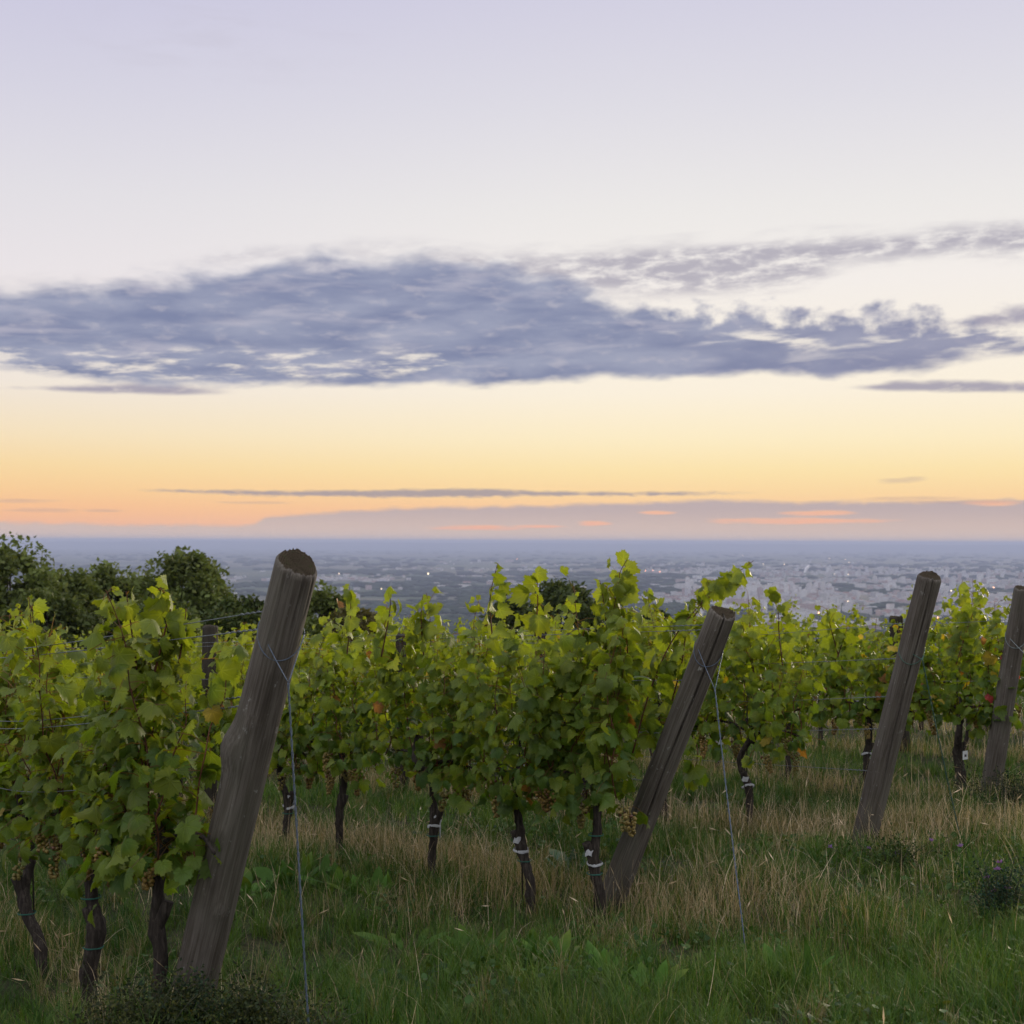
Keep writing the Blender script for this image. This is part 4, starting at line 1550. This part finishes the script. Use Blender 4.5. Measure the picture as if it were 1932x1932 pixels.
def dock(px, y, n, size, label, seed, colr=(0.050, 0.110, 0.018)):
    rng = np.random.default_rng(seed)
    p = onground(px, y)
    a = rng.uniform(0, 6.28, n)
    n = int(n * 1.6)
    a = rng.uniform(0, 6.28, n)
    up = rng.uniform(0.7, 2.6, n)
    tip = np.stack([np.cos(a), np.sin(a), up], 1)
    nor = np.stack([-np.cos(a) * up, -np.sin(a) * up, np.ones(n)], 1) + rng.normal(0, 0.2, (n, 3))
    pos = np.stack([np.cos(a) * rng.uniform(0.01, 0.12, n), np.sin(a) * rng.uniform(0.01, 0.12, n), np.zeros(n)], 1)
    V, T, C, L = leaves_geo(rng, STRAP, pos, nor, tip, rng.uniform(0.5, 1.1, n) * size * 0.85, np.array(colr) * 1.15 * rng.uniform(0.7, 1.3, (n, 1)))
    o = obj('weed', np_mesh('weed', V, T, C), M_WEED, None, p)
    tag(o, label, 'weed', 'broad-leaved weeds in the grass')


for i, (px, y, n, s, lab) in enumerate([
        (905, 6.55, 9, 0.20, 'bright green weed with upright leaves below the second trunk of the middle row'),
        (1000, 6.35, 11, 0.21, 'leafy weed left of the trunk at the foot of the cracked post'),
        (1045, 6.05, 12, 0.20, 'broad-leaved weed in front of the trunk at the foot of the cracked post'),
        (1150, 5.85, 9, 0.16, 'low weed in front of the cracked post'),
        (1500, 5.75, 10, 0.20, 'bright weed to the right of the cracked post\'s anchor wire'),
        (1230, 5.55, 8, 0.16, 'weed in the foreground grass left of the anchor wire\'s foot'),
        (700, 7.9, 10, 0.18, 'leafy weed beside the slender untaped trunk'),
        (560, 8.3, 12, 0.20, 'leafy weed beyond the thickest post, under the taped trunk'),
        (480, 8.1, 12, 0.20, 'leafy weed hard by the right side of the thickest post'),
        (640, 8.1, 10, 0.18, 'leafy weed between two trunks of the middle row'),
        (760, 6.7, 9, 0.17, 'weed standing in the open grass at the centre left'),
        (450, 5.15, 5, 0.14, 'small pale weed beside the foot of the thickest post'),
        (1085, 8.3, 5, 0.26, 'single blue-green broad leaf in the alley behind the middle row')]):
    dock(px, y, n, s, lab, 300 + i, (0.05, 0.09, 0.06) if i == 12 else (0.050, 0.110, 0.018))


def bushy_weed(px, y, rad_, hgt, nstem, nleaf, colr, label, seed, flower=None, cat='weed'):
    rng = np.random.default_rng(seed)
    p = onground(px, y)
    root = empty('bushy_weed', p)
    tag(root, label, cat, 'bushy weeds')
    mb = MB()
    pos, fl = [], []
    for i in range(nstem):
        a, rr = rng.uniform(0, 6.28), rad_ * abs(rng.normal(0, 0.75))
        top = np.array([rr * math.cos(a), rr * math.sin(a), hgt * rng.uniform(0.35, 1.15)])
        mid = top * [0.6, 0.6, 0.5] + rng.normal(0, 0.01, 3)
        path = smooth_path([top * [.3, .3, 0] - [0, 0, 0.02], mid, top], 8)
        mb.tube(path, np.linspace(0.003, 0.001, len(path)), 4, (0.05, 0.055, 0.03))
        for q in range(2 * nleaf // nstem):
            f = rng.uniform(0.15, 1)
            k = f * (len(path) - 1)
            b = path[int(k)] + rng.normal(0, 0.03, 3)
            pos.append(b)
        if flower and i < flower[0]:
            fl.append(top)
    obj('stems', mb.mesh('stems'), M_CANE, root)
    pos = np.array(pos)
    n = len(pos)
    P, T = np.array([(0, 0), (0.3, 0.4), (0.22, 0.8), (0, 1.0), (-0.22, 0.8), (-0.3, 0.4)]), np.array([(0, 1, 2), (0, 2, 3), (0, 3, 4), (0, 4, 5)])
    V, TT, C, L = leaves_geo(rng, (P, T), pos, rng.normal(0, 1, (n, 3)) + [0, 0, 0.8], rng.normal(0, 1, (n, 3)), rng.uniform(0.007, 0.019, n), np.array(colr) * rng.uniform(0.5, 1.9, (n, 1)))
    obj('foliage', np_mesh('foliage', V, TT, C), M_WEED, root)
    for b in fl:
        mf = MB()
        for q in range(9):
            d = rng.normal(0, 1, 3)
            d[2] = abs(d[2]) + 0.4
            d /= np.linalg.norm(d)
            w = np.cross(d, [0.3, 0.5, 0.2]) * 0.007
            mf.add([b, b + d * 0.012 + w, b + d * 0.024, b + d * 0.012 - w], [(0, 1, 2), (0, 2, 3)], flower[1])
        obj('flower', mf.mesh('flower'), M_WEED, root)


bushy_weed(345, 4.72, 0.20, 0.20, 60, 2600, (0.018, 0.034, 0.018), 'dark small-leaved weed clump in front of the foot of the thickest post', 401)
bushy_weed(470, 4.62, 0.26, 0.17, 70, 3000, (0.026, 0.036, 0.016), 'dark weed clump at the bottom edge right of the thickest post', 402)
bushy_weed(250, 4.55, 0.22, 0.20, 60, 2400, (0.028, 0.036, 0.016), 'low weed clump at the bottom edge left of the thickest post', 403)
bushy_weed(560, 4.55, 0.25, 0.13, 60, 2200, (0.030, 0.042, 0.018), 'low dark weed clump at the bottom edge by the blue-grey anchor wire', 407)
bushy_weed(1885, 6.6, 0.17, 0.30, 40, 1700, (0.014, 0.032, 0.022), 'dark blue-green thistle bush with purple flowers at the right edge', 404, (5, (0.20, 0.10, 0.36)))
bushy_weed(1690, 7.6, 0.22, 0.22, 30, 900, (0.028, 0.050, 0.016), 'weed with a few violet flowers in front of the tall post', 405, (6, (0.24, 0.14, 0.42)))
bushy_weed(1900, 9.9, 0.5, 0.30, 50, 2000, (0.012, 0.022, 0.014), 'dark low bush at the foot of the right-edge post', 406)

# ------------------------------------------------------------------ trees beyond the vineyard
def make_tree(px, top_py, y, crown_px, label, seed, squash=1.0, colr=(0.040, 0.060, 0.018), nleaf=13000):
    rng = np.random.default_rng(seed)
    x = (px - HX) * y / FPX
    base = gz(x, y)
    topz = CAMZ - (top_py - HY) * y / FPX
    H = topz - base
    cr = crown_px * y / FPX
    root = empty('tree', (x, y, base))
    tag(root, label, 'tree', 'trees beyond the vineyard')
    ch = min(H * 0.8, cr * 2.3 * squash)
    cz = H - ch / 2
    mb = MB()
    mb.tube(smooth_path([(0, 0, -0.3), (0.1, 0, H * .3), (-0.05, 0.1, H * .6), (0, 0, H * .88)], 14), [0.02 * H, 0.03], 8, (0.05, 0.042, 0.035))
    clumps = []
    nc = 44
    for i in range(nc):
        d = rng.normal(0, 1, 3)
        d /= np.linalg.norm(d)
        f = rng.uniform(0.45, 1.0) ** 0.5
        c = np.array([d[0] * cr * f * 0.92, d[1] * cr * f * 0.92, cz + d[2] * ch * 0.5 * f * 0.92])
        clumps.append((c, cr * rng.uniform(0.16, 0.30)))
        if i % 3 == 0:
            s0 = np.array([0, 0, max(H * 0.25, c[2] - cr * 0.9)])
            mb.tube(smooth_path([s0, (s0 + c) / 2 + rng.normal(0, 0.1, 3), c], 6), [0.008 * H, 0.012], 5, (0.05, 0.042, 0.035))
    obj('trunk', mb.mesh('trunk'), M_CANE, root)
    pos, cc = [], []
    for c, r in clumps:
        k = nleaf // nc
        d = norm(rng.normal(0, 1, (k, 3)))
        pos.append(c + d * (r * rng.uniform(0.25, 1.05, (k, 1))) * [1, 1, 0.85])
        cc.append(np.array(colr) * rng.uniform(0.65, 1.5) * rng.uniform(0.75, 1.3, (k, 1)))
    # loose sprays along the outline
    k = nleaf // 10
    d = norm(rng.normal(0, 1, (k, 3)))
    pos.append(np.array([0, 0, cz]) + d * [cr, cr, ch * .5] * rng.uniform(0.85, 1.1, (k, 1)))
    cc.append(np.array(colr) * rng.uniform(0.7, 1.4, (k, 1)))
    pos, cc = np.concatenate(pos), np.concatenate(cc)
    n = len(pos)
    P, T = np.array([(0, 0), (0.35, 0.45), (0, 1.0), (-0.35, 0.45)]), np.array([(0, 1, 2), (0, 2, 3)])
    V, TT, C, L = leaves_geo(rng, (P, T), pos, rng.normal(0, 1, (n, 3)) + [0, 0, 0.7], rng.normal(0, 1, (n, 3)) - [0, 0, 0.3], rng.uniform(0.6, 1.25, n) * 0.0041 * y, cc)
    obj('crown', np_mesh('crown', V, TT, C), M_TLEAF, root)


DG = (0.090, 0.116, 0.032)
make_tree(20, 1018, 70, 96, 'tallest dark tree, at the left edge, its crown breaking the horizon', 501, 1.3, DG, 16000)
make_tree(-110, 1050, 74, 90, 'dark tree just outside the left edge', 502, 1.2, DG)
make_tree(135, 1078, 76, 66, 'small rounded tree between the tall edge tree and its neighbour', 503, 1.1, DG)
make_tree(205, 1068, 80, 70, 'bushy tree second left of the thickest post', 504, 1.2, DG)
make_tree(345, 1042, 72, 96, 'broad airy tree just left of the thickest post', 505, 1.2, DG, 15000)
make_tree(270, 1085, 82, 60, 'mid-sized tree between the bushy tree and the broad airy one', 516, 1.2, DG)
make_tree(450, 1128, 66, 70, 'low tree filling the gap left of the thickest post', 506, 1.2, (0.045, 0.065, 0.018))
make_tree(605, 1106, 74, 56, 'tree peeping out right of the thickest post', 507, 1.3, DG)
make_tree(670, 1150, 62, 62, 'reddish-green tree behind the shoots right of the thickest post', 508, 1.1, (0.070, 0.060, 0.020))
make_tree(560, 1180, 60, 62, 'low dark tree behind the thickest post', 509, 1.0, (0.05, 0.066, 0.018))
make_tree(300, 1130, 60, 80, 'dense shrub-like tree in front of the broad airy tree', 510, 1.0, (0.054, 0.076, 0.02))
make_tree(90, 1120, 58, 85, 'dense shrub-like tree at the left in front of the tall ones', 511, 1.0, (0.056, 0.076, 0.02))
make_tree(1060, 1096, 88, 74, 'round-topped tree rising behind the middle row, against the plain', 512, 1.0, (0.048, 0.066, 0.022))
make_tree(965, 1130, 92, 50, 'lower tree left of the round-topped one', 513, 1.0, (0.048, 0.066, 0.022))
make_tree(1235, 1155, 90, 30, 'little dark tree right of the round-topped one', 514, 1.0, (0.030, 0.045, 0.018))
make_tree(790, 1190, 70, 60, 'low tree behind the middle row at the centre left', 515, 1.0, (0.045, 0.060, 0.018))

# ------------------------------------------------------------------ the city on the plain
def facade_mat(name, c1, c2):
    m, k, out = new_mat(name)
    geo = k.n.new('ShaderNodeNewGeometry')
    x, y, z = k.sep(geo.outputs['Position'])
    nz = k.sep(geo.outputs['Normal'])[2]
    rnd = geo.outputs['Random Per Island']
    oi = k.n.new('ShaderNodeObjectInfo').outputs['Random']
    rnd = k.m('FRACT', k.add(rnd, oi))
    wall = k.ramp(rnd, [(0.0, c1), (0.35, c2), (0.6, (0.60, 0.57, 0.56)), (0.82, (0.42, 0.32, 0.30)), (1.0, (0.76, 0.74, 0.73))], 'CONSTANT')
    fl = k.m('PINGPONG', k.m('DIVIDE', z, 3.0), 0.5)
    wx = k.m('PINGPONG', k.m('DIVIDE', k.add(x, y), 3.6), 0.5)
    win = k.mul(k.rng(fl, 0.16, 0.24), k.rng(wx, 0.14, 0.22))
    wall = k.mix(k.mul(win, 0.75), wall, (0.16, 0.17, 0.20))
    roof = k.ramp(k.m('FRACT', k.mul(rnd, 7.3)), [(0.0, (0.20, 0.11, 0.085)), (0.4, (0.28, 0.27, 0.26)), (0.7, (0.16, 0.15, 0.15))], 'CONSTANT')
    c = k.mix(k.rng(nz, 0.4, 0.7), wall, roof)
    p = principled(k, c, 0.85, 0.2)
    k.l.new(p.outputs[0], out.inputs['Surface'])
    return m


M_CITY = facade_mat('city_facades', (0.46, 0.44, 0.44), (0.58, 0.56, 0.56))


def fbm2(x, y, seed=0, oct_=4):
    """value noise, 0..1"""
    rs = np.random.default_rng(seed)
    tab = rs.random((64, 64))
    out, amp, tot = 0, 1.0, 0.0
    for o in range(oct_):
        xi, yi = np.floor(x).astype(int), np.floor(y).astype(int)
        fx, fy = smooth01(x - xi), smooth01(y - yi)
        g = lambda i, j: tab[(xi + i) % 64, (yi + j) % 64]
        out = out + amp * ((g(0, 0) * (1 - fx) + g(1, 0) * fx) * (1 - fy) + (g(0, 1) * (1 - fx) + g(1, 1) * fx) * fy)
        tot += amp
        amp *= 0.5
        x, y = x * 2.03 + 11.3, y * 2.03 + 5.7
    return out / tot


def belts(x, y):
    """built-up belts and green belts alternate over the plain"""
    return fbm2(x / 1100.0 + 20, y / 520.0 + 7, 4, 4)

M_BLOCK = facade_mat('block_facades', (0.70, 0.68, 0.68), (0.58, 0.56, 0.58))


def city_density(x, y):
    """denser to the right, in belts, with villages to the left"""
    px = HX + FPX * x / y
    py = HY - FPX * (PLAINZ - CAMZ) / y
    d = smooth01((px - 1050) / 350) * smooth01((1215 - py) / 12) * smooth01((py - 1050) / 26)
    for (cpx, cpy, w, hh, s) in ((700, 1097, 230, 7, 0.9), (560, 1095, 80, 5, 0.8), (890, 1108, 210, 7, 1.0), (1000, 1075, 260, 5, 0.5), (830, 1125, 120, 4, 0.3), (640, 1130, 100, 4, 0.3), (450, 1096, 60, 5, 0.5), (900, 1060, 300, 4, .3), (300, 1080, 200, 4, .25)):
        d = np.maximum(d, 0.7 * s * np.exp(-((px - cpx) / w) ** 2 - ((py - cpy) / hh) ** 2))
    return d * smooth01((belts(x, y) - 0.47) / 0.10)


def build_city():
    rng = np.random.default_rng(33)
    n = 90000
    # equal chance along the line of sight in 1/distance so near belts fill too
    py = rng.uniform(1040, 1216, n) ** 1.0
    y = FPX * (CAMZ - PLAINZ) / (py - HY)
    px = rng.uniform(150, 2250, n)
    x = (px - HX) * y / FPX
    keep = rng.random(n) < city_density(x, y) * np.clip((y / 5500) ** 0.4, .5, 1.4) * 0.17
    x, y = x[keep], y[keep]
    m = len(x)
    blk = np.array([0.35, 0.35 + math.pi / 2, 0.1, 0.8])[rng.choice(4, m)] + rng.normal(0, .05, m)
    a = rng.uniform(14, 46, m)
    b = rng.uniform(10, 18, m)
    h = rng.gamma(4.0, 2.8, m) + 5
    big = rng.random(m) < 0.05
    a = np.where(big, a * 2.2, a)
    b = np.where(big, b * 2.0, b)
    cx, sx = np.cos(blk), np.sin(blk)
    V = np.zeros((m, 10, 3))
    i = 0
    for zz in (0, 1):
        for (ux, uy) in ((-1, -1), (1, -1), (1, 1), (-1, 1)):
            V[:, i, 0] = x + cx * ux * a / 2 - sx * uy * b / 2
            V[:, i, 1] = y + sx * ux * a / 2 + cx * uy * b / 2
            V[:, i, 2] = PLAINZ + zz * h
            i += 1
    rf = np.where(h < 16, rng.uniform(2, 5, m), 0.6)
    for sgn in (-1, 1):
        V[:, i, 0] = x + cx * sgn * a / 2 * 0.98
        V[:, i, 1] = y + sx * sgn * a / 2 * 0.98
        V[:, i, 2] = PLAINZ + h + rf
        i += 1
    F = np.array([(0, 1, 5), (0, 5, 4), (1, 2, 6), (1, 6, 5), (2, 3, 7), (2, 7, 6), (3, 0, 4), (3, 4, 7), (4, 5, 9), (4, 9, 8), (6, 7, 8), (6, 8, 9), (5, 6, 9), (7, 4, 8)])
    T = (F[None] + (np.arange(m) * 10)[:, None, None]).reshape(-1, 3)
    tag(obj('city_houses', np_mesh('city_houses', V.reshape(-1, 3), T, smooth=False), M_CITY), 'countless pale houses of the city spread over the plain', 'city', kind='stuff')
    # woods and garden trees among them
    n = 60000
    py = rng.uniform(1034, 1216, n)
    y = FPX * (CAMZ - PLAINZ) / (py - HY)
    x = (rng.uniform(-100, 2250, n) - HX) * y / FPX
    nn = belts(x, y)
    keep = rng.random(n) < (0.012 + 0.45 * smooth01((0.49 - nn) / 0.07)) * 0.5
    x, y = x[keep], y[keep]
    m = len(x)
    s = rng.uniform(5, 12, m) * np.clip(y / 5000, 1, 2.2)
    B, F = ICO1
    J = rng.uniform(0.75, 1.25, (m, len(B), 1))
    V = B[None] * J * s[:, None, None] * [3.2, 2.0, 0.6] + np.stack([x, y, PLAINZ + s * 0.5], 1)[:, None]
    T = (F[None] + (np.arange(m) * len(B))[:, None, None]).reshape(-1, 3)
    C = np.repeat((np.array([0.030, 0.044, 0.026]) * rng.uniform(0.6, 1.5, (m, 1)))[:, None], len(B), 1).reshape(-1, 3)
    tag(obj('city_trees', np_mesh('city_trees', V.reshape(-1, 3), T, C), vcol_mat('far_tree_green', 0.95, 0.05, 0.3, 0.1)), 'dark woods and garden trees between the far houses', 'trees', kind='stuff')


build_city()

# larger blocks, each its own building
def block_mesh(kind):
    mb = MB()
    if kind == 0:      # long slab with stair towers
        mb.box((-45, -7, -4), (45, 7, 26))
        for q in (-30, 0, 30):
            mb.box((q - 3, -3, 26.2), (q + 3, 3, 29))
    elif kind == 1:    # tower
        mb.box((-12, -11, -4), (12, 11, 46))
        mb.box((-5, -5, 46.2), (5, 5, 50))
    elif kind == 2:    # stepped terrace block
        mb.box((-34, -9, -4), (34, 9, 20))
        mb.box((-20, -8, 20.2), (30, 8, 29))
        mb.box((0, -7, 29.2), (26, 7, 36))
    elif kind == 3:    # pair of slabs on a plinth
        mb.box((-30, -16, -4), (30, 16, 6))
        mb.box((-26, -15, 6.2), (-8, 15, 34))
        mb.box((8, -15, 6.2), (26, 15, 28))
    else:              # wide low hall
        mb.box((-60, -20, -4), (60, 20, 11))
        for q in range(-50, 51, 20):
            mb.box((q - 6, -17, 11.2), (q + 6, 17, 13))
    return mb.mesh('apartment_block', smooth=False)


BLK = [block_mesh(i) for i in range(5)]
for b in BLK:
    b.materials.append(M_BLOCK)
rngb = np.random.default_rng(8)
nb = 0
BL = ['long slab-shaped apartment block in the hazy city', 'tower block in the hazy city', 'stepped apartment block in the hazy city', 'twin-slab apartment block in the hazy city', 'wide low hall in the hazy city']
BC = ['apartment block', 'tower block', 'apartment block', 'apartment block', 'hall']
BN = ['apartment_block', 'tower_block', 'apartment_block', 'apartment_block', 'industrial_hall']
spots = []
for (px0, px1, py0, py1, nn, kinds) in ((1280, 1580, 1108, 1132, 95, (1, 1, 0, 2, 3)), (1300, 1620, 1140, 1165, 34, (0, 2, 4)), (1560, 1980, 1076, 1102, 70, (0, 1, 1, 2, 3)),
                                       (1600, 2050, 1105, 1140, 40, (0, 1, 2, 4)), (1230, 1500, 1092, 1110, 24, (0, 4)), (1420, 1950, 1165, 1200, 22, (4, 0, 2)), (800, 1120, 1104, 1114, 14, (4,)), (520, 760, 1093, 1100, 12, (4,))):
    for q in range(nn):
        spots.append((rngb.uniform(px0, px1), rngb.uniform(py0, py1), kinds[int(rngb.integers(len(kinds)))]))
for px, py, kd in spots:
    y = FPX * (CAMZ - PLAINZ) / (py - HY)
    o = bpy.data.objects.new(BN[kd], BLK[kd])
    o.location = ((px - HX) * y / FPX, y, PLAINZ)
    o.rotation_euler = (0, 0, float(rngb.choice([0.1, 0.35, -0.2, 1.7])) + rngb.normal(0, .05))
    s = float(rngb.uniform(0.75, 1.25))
    o.scale = (s * 0.8, s * 0.8, float(rngb.uniform(0.8, 1.45)))
    col.objects.link(o)
    tag(o, BL[kd], BC[kd], BL[kd].replace('in the', 'of the'))

# lamps of the city
def lamp_mat(name, c, s):
    m, k, out = new_mat(name)
    e = k.n.new('ShaderNodeEmission')
    e.inputs['Color'].default_value = (*c, 1)
    e.inputs['Strength'].default_value = s
    k.l.new(e.outputs[0], out.inputs['Surface'])
    return m


M_LW = lamp_mat('lamp_white', (1.0, 0.78, 0.52), 5.5)
M_LO = lamp_mat('lamp_orange', (1.0, 0.42, 0.20), 8.0)
LAMPS = [(808, 1088, 5.0, 0), (1600, 1086, 3.2, 0), (1575, 1085, 2.2, 0), (1480, 1126, 2.4, 0), (1720, 1152, 2.6, 1), (1742, 1147, 2.6, 0), (1428, 1198, 1.8, 0), (1395, 1140, 1.6, 1),
         (975, 1057, 3.5, 1), (1232, 1079, 3.0, 1), (1258, 1077, 3.0, 1), (1245, 1082, 3, 1), (1218, 1080, 3, 1), (1402, 1049, 5.0, 0), (1440, 1066, 4.0, 0), (1480, 1066, 4, 0), (1595, 1032, 6, 0), (1595, 1056, 4.5, 0), (1565, 1054, 4, 0), (1602, 1062, 4, 0),
         (1855, 1112, 2.6, 1), (1875, 1111, 2.6, 1), (1795, 1118, 2.2, 0), (1600, 1140, 2, 0), (1545, 1163, 1.8, 1), (1770, 1172, 1.8, 1), (1690, 1105, 2, 0), (1360, 1110, 2.0, 0), (1330, 1115, 2, 0), (1300, 1099, 2, 0), (1905, 1160, 2, 1), (1400, 1083, 3, 0), (640, 1088, 3.2, 0), (598, 1128, 2, 0), (720, 1118, 2.2, 0)]
for px, py, r, kd in LAMPS:
    y = FPX * (CAMZ - PLAINZ) / (py - HY)
    mb = MB()
    mb.tube([(0, 0, 0), (0, 0, 14)], 0.5, 6, (0.3, 0.3, 0.3))
    pole = mb.mesh('pole')
    root = empty('floodlight', ((px - HX) * y / FPX, y, PLAINZ))
    tag(root, 'far floodlight glowing %s in the city' % ('warm white' if kd == 0 else 'orange'), 'floodlight', 'glowing %s lights of the far city' % ('white' if kd == 0 else 'orange'))
    obj('pole', pole, M_PLAIN, root)
    obj('lamp', np_mesh('lamp', ICO2[0] * r * 1.1 + [0, 0, 14 + r * 1.1], ICO2[1]), M_LW if kd == 0 else M_LO, root)

# pale steam plume over the plain
mb = MB()
rp = np.random.default_rng(3)
for i in range(26):
    f = i / 25
    c = np.array([f * 38 + rp.normal(0, 2), rp.normal(0, 3), 15 + f * 55 + rp.normal(0, 3)])
    J = rp.uniform(0.8, 1.25, (len(ICO2[0]), 1))
    mb.add(ICO2[0] * J * (4 + 6 * math.sin(math.pi * (0.15 + 0.8 * f))) + c, ICO2[1], (0.92, 0.88, 0.86))
y = FPX * 252 / (1081 - HY)
tag(obj('steam_plume', mb.mesh('steam_plume'), M_PLAIN, None, ((1518 - HX) * y / FPX, y, PLAINZ)), 'small pale slanting plume of steam rising over the plain', 'steam plume')

# wind turbines on the far ridge
mb = MB()
mb.tube([(0, 0, -20), (0, 0, 60), (0, 0, 120)], [4.2, 3.4, 2.6], 8, (0.16, 0.16, 0.19))
T_TOWER = mb.mesh('tower')
mb = MB()
mb.box((-3, -7, 118.5), (3, 6, 125), (0.16, 0.16, 0.19))
T_NAC = mb.mesh('nacelle', smooth=False)
mb = MB()
for q in range(3):
    a = q * 2 * math.pi / 3 + 0.3
    d = np.array([math.sin(a), 0, math.cos(a)])
    s = np.array([math.cos(a), 0, -math.sin(a)])
    mb.add([d * 1 - s * 2, d * 1 + s * 2, d * 58 + s * 0.6, d * 58 - s * 0.6, d * 14 + s * 4 + [0, 1.2, 0]], [(0, 1, 4), (0, 4, 3), (1, 2, 4), (4, 2, 3)], (0.16, 0.16, 0.19))
mb.add(ICO1[0] * 3, ICO1[1], (0.16, 0.16, 0.19))
T_ROT = mb.mesh('rotor', smooth=False)
rt = np.random.default_rng(21)
TPX = [545, 570, 587, 640, 652, 667, 685, 695, 705, 720, 735, 768, 800, 824, 845, 870, 900, 1500, 1545, 1575, 1600, 1625, 1637, 1648, 1668, 1705, 1722, 1738, 1760, 1775, 1800, 1835, 1880, 1910, 1140, 1040, 515, 1460]
for px in TPX:
    yy = 44500 + rt.uniform(-2500, 2500)
    x = (px + rt.normal(0, 2) - HX) * yy / FPX
    z = float(hills_z(np.array(x), np.array(yy)))
    root = empty('wind_turbine', (x, yy, z), rt.normal(0, .3))
    s = rt.uniform(0.38, 0.46)
    root.scale = (s, s, s)
    tag(root, 'faint grey wind turbine on the far horizon', 'wind turbine', 'wind turbines along the horizon')
    obj('tower', T_TOWER, M_PLAIN, root)
    obj('nacelle', T_NAC, M_PLAIN, root)
    ro = obj('rotor', T_ROT, M_PLAIN, root, (0, -8, 121.5))
    ro.rotation_euler = (0, rt.uniform(0, 2), 0)
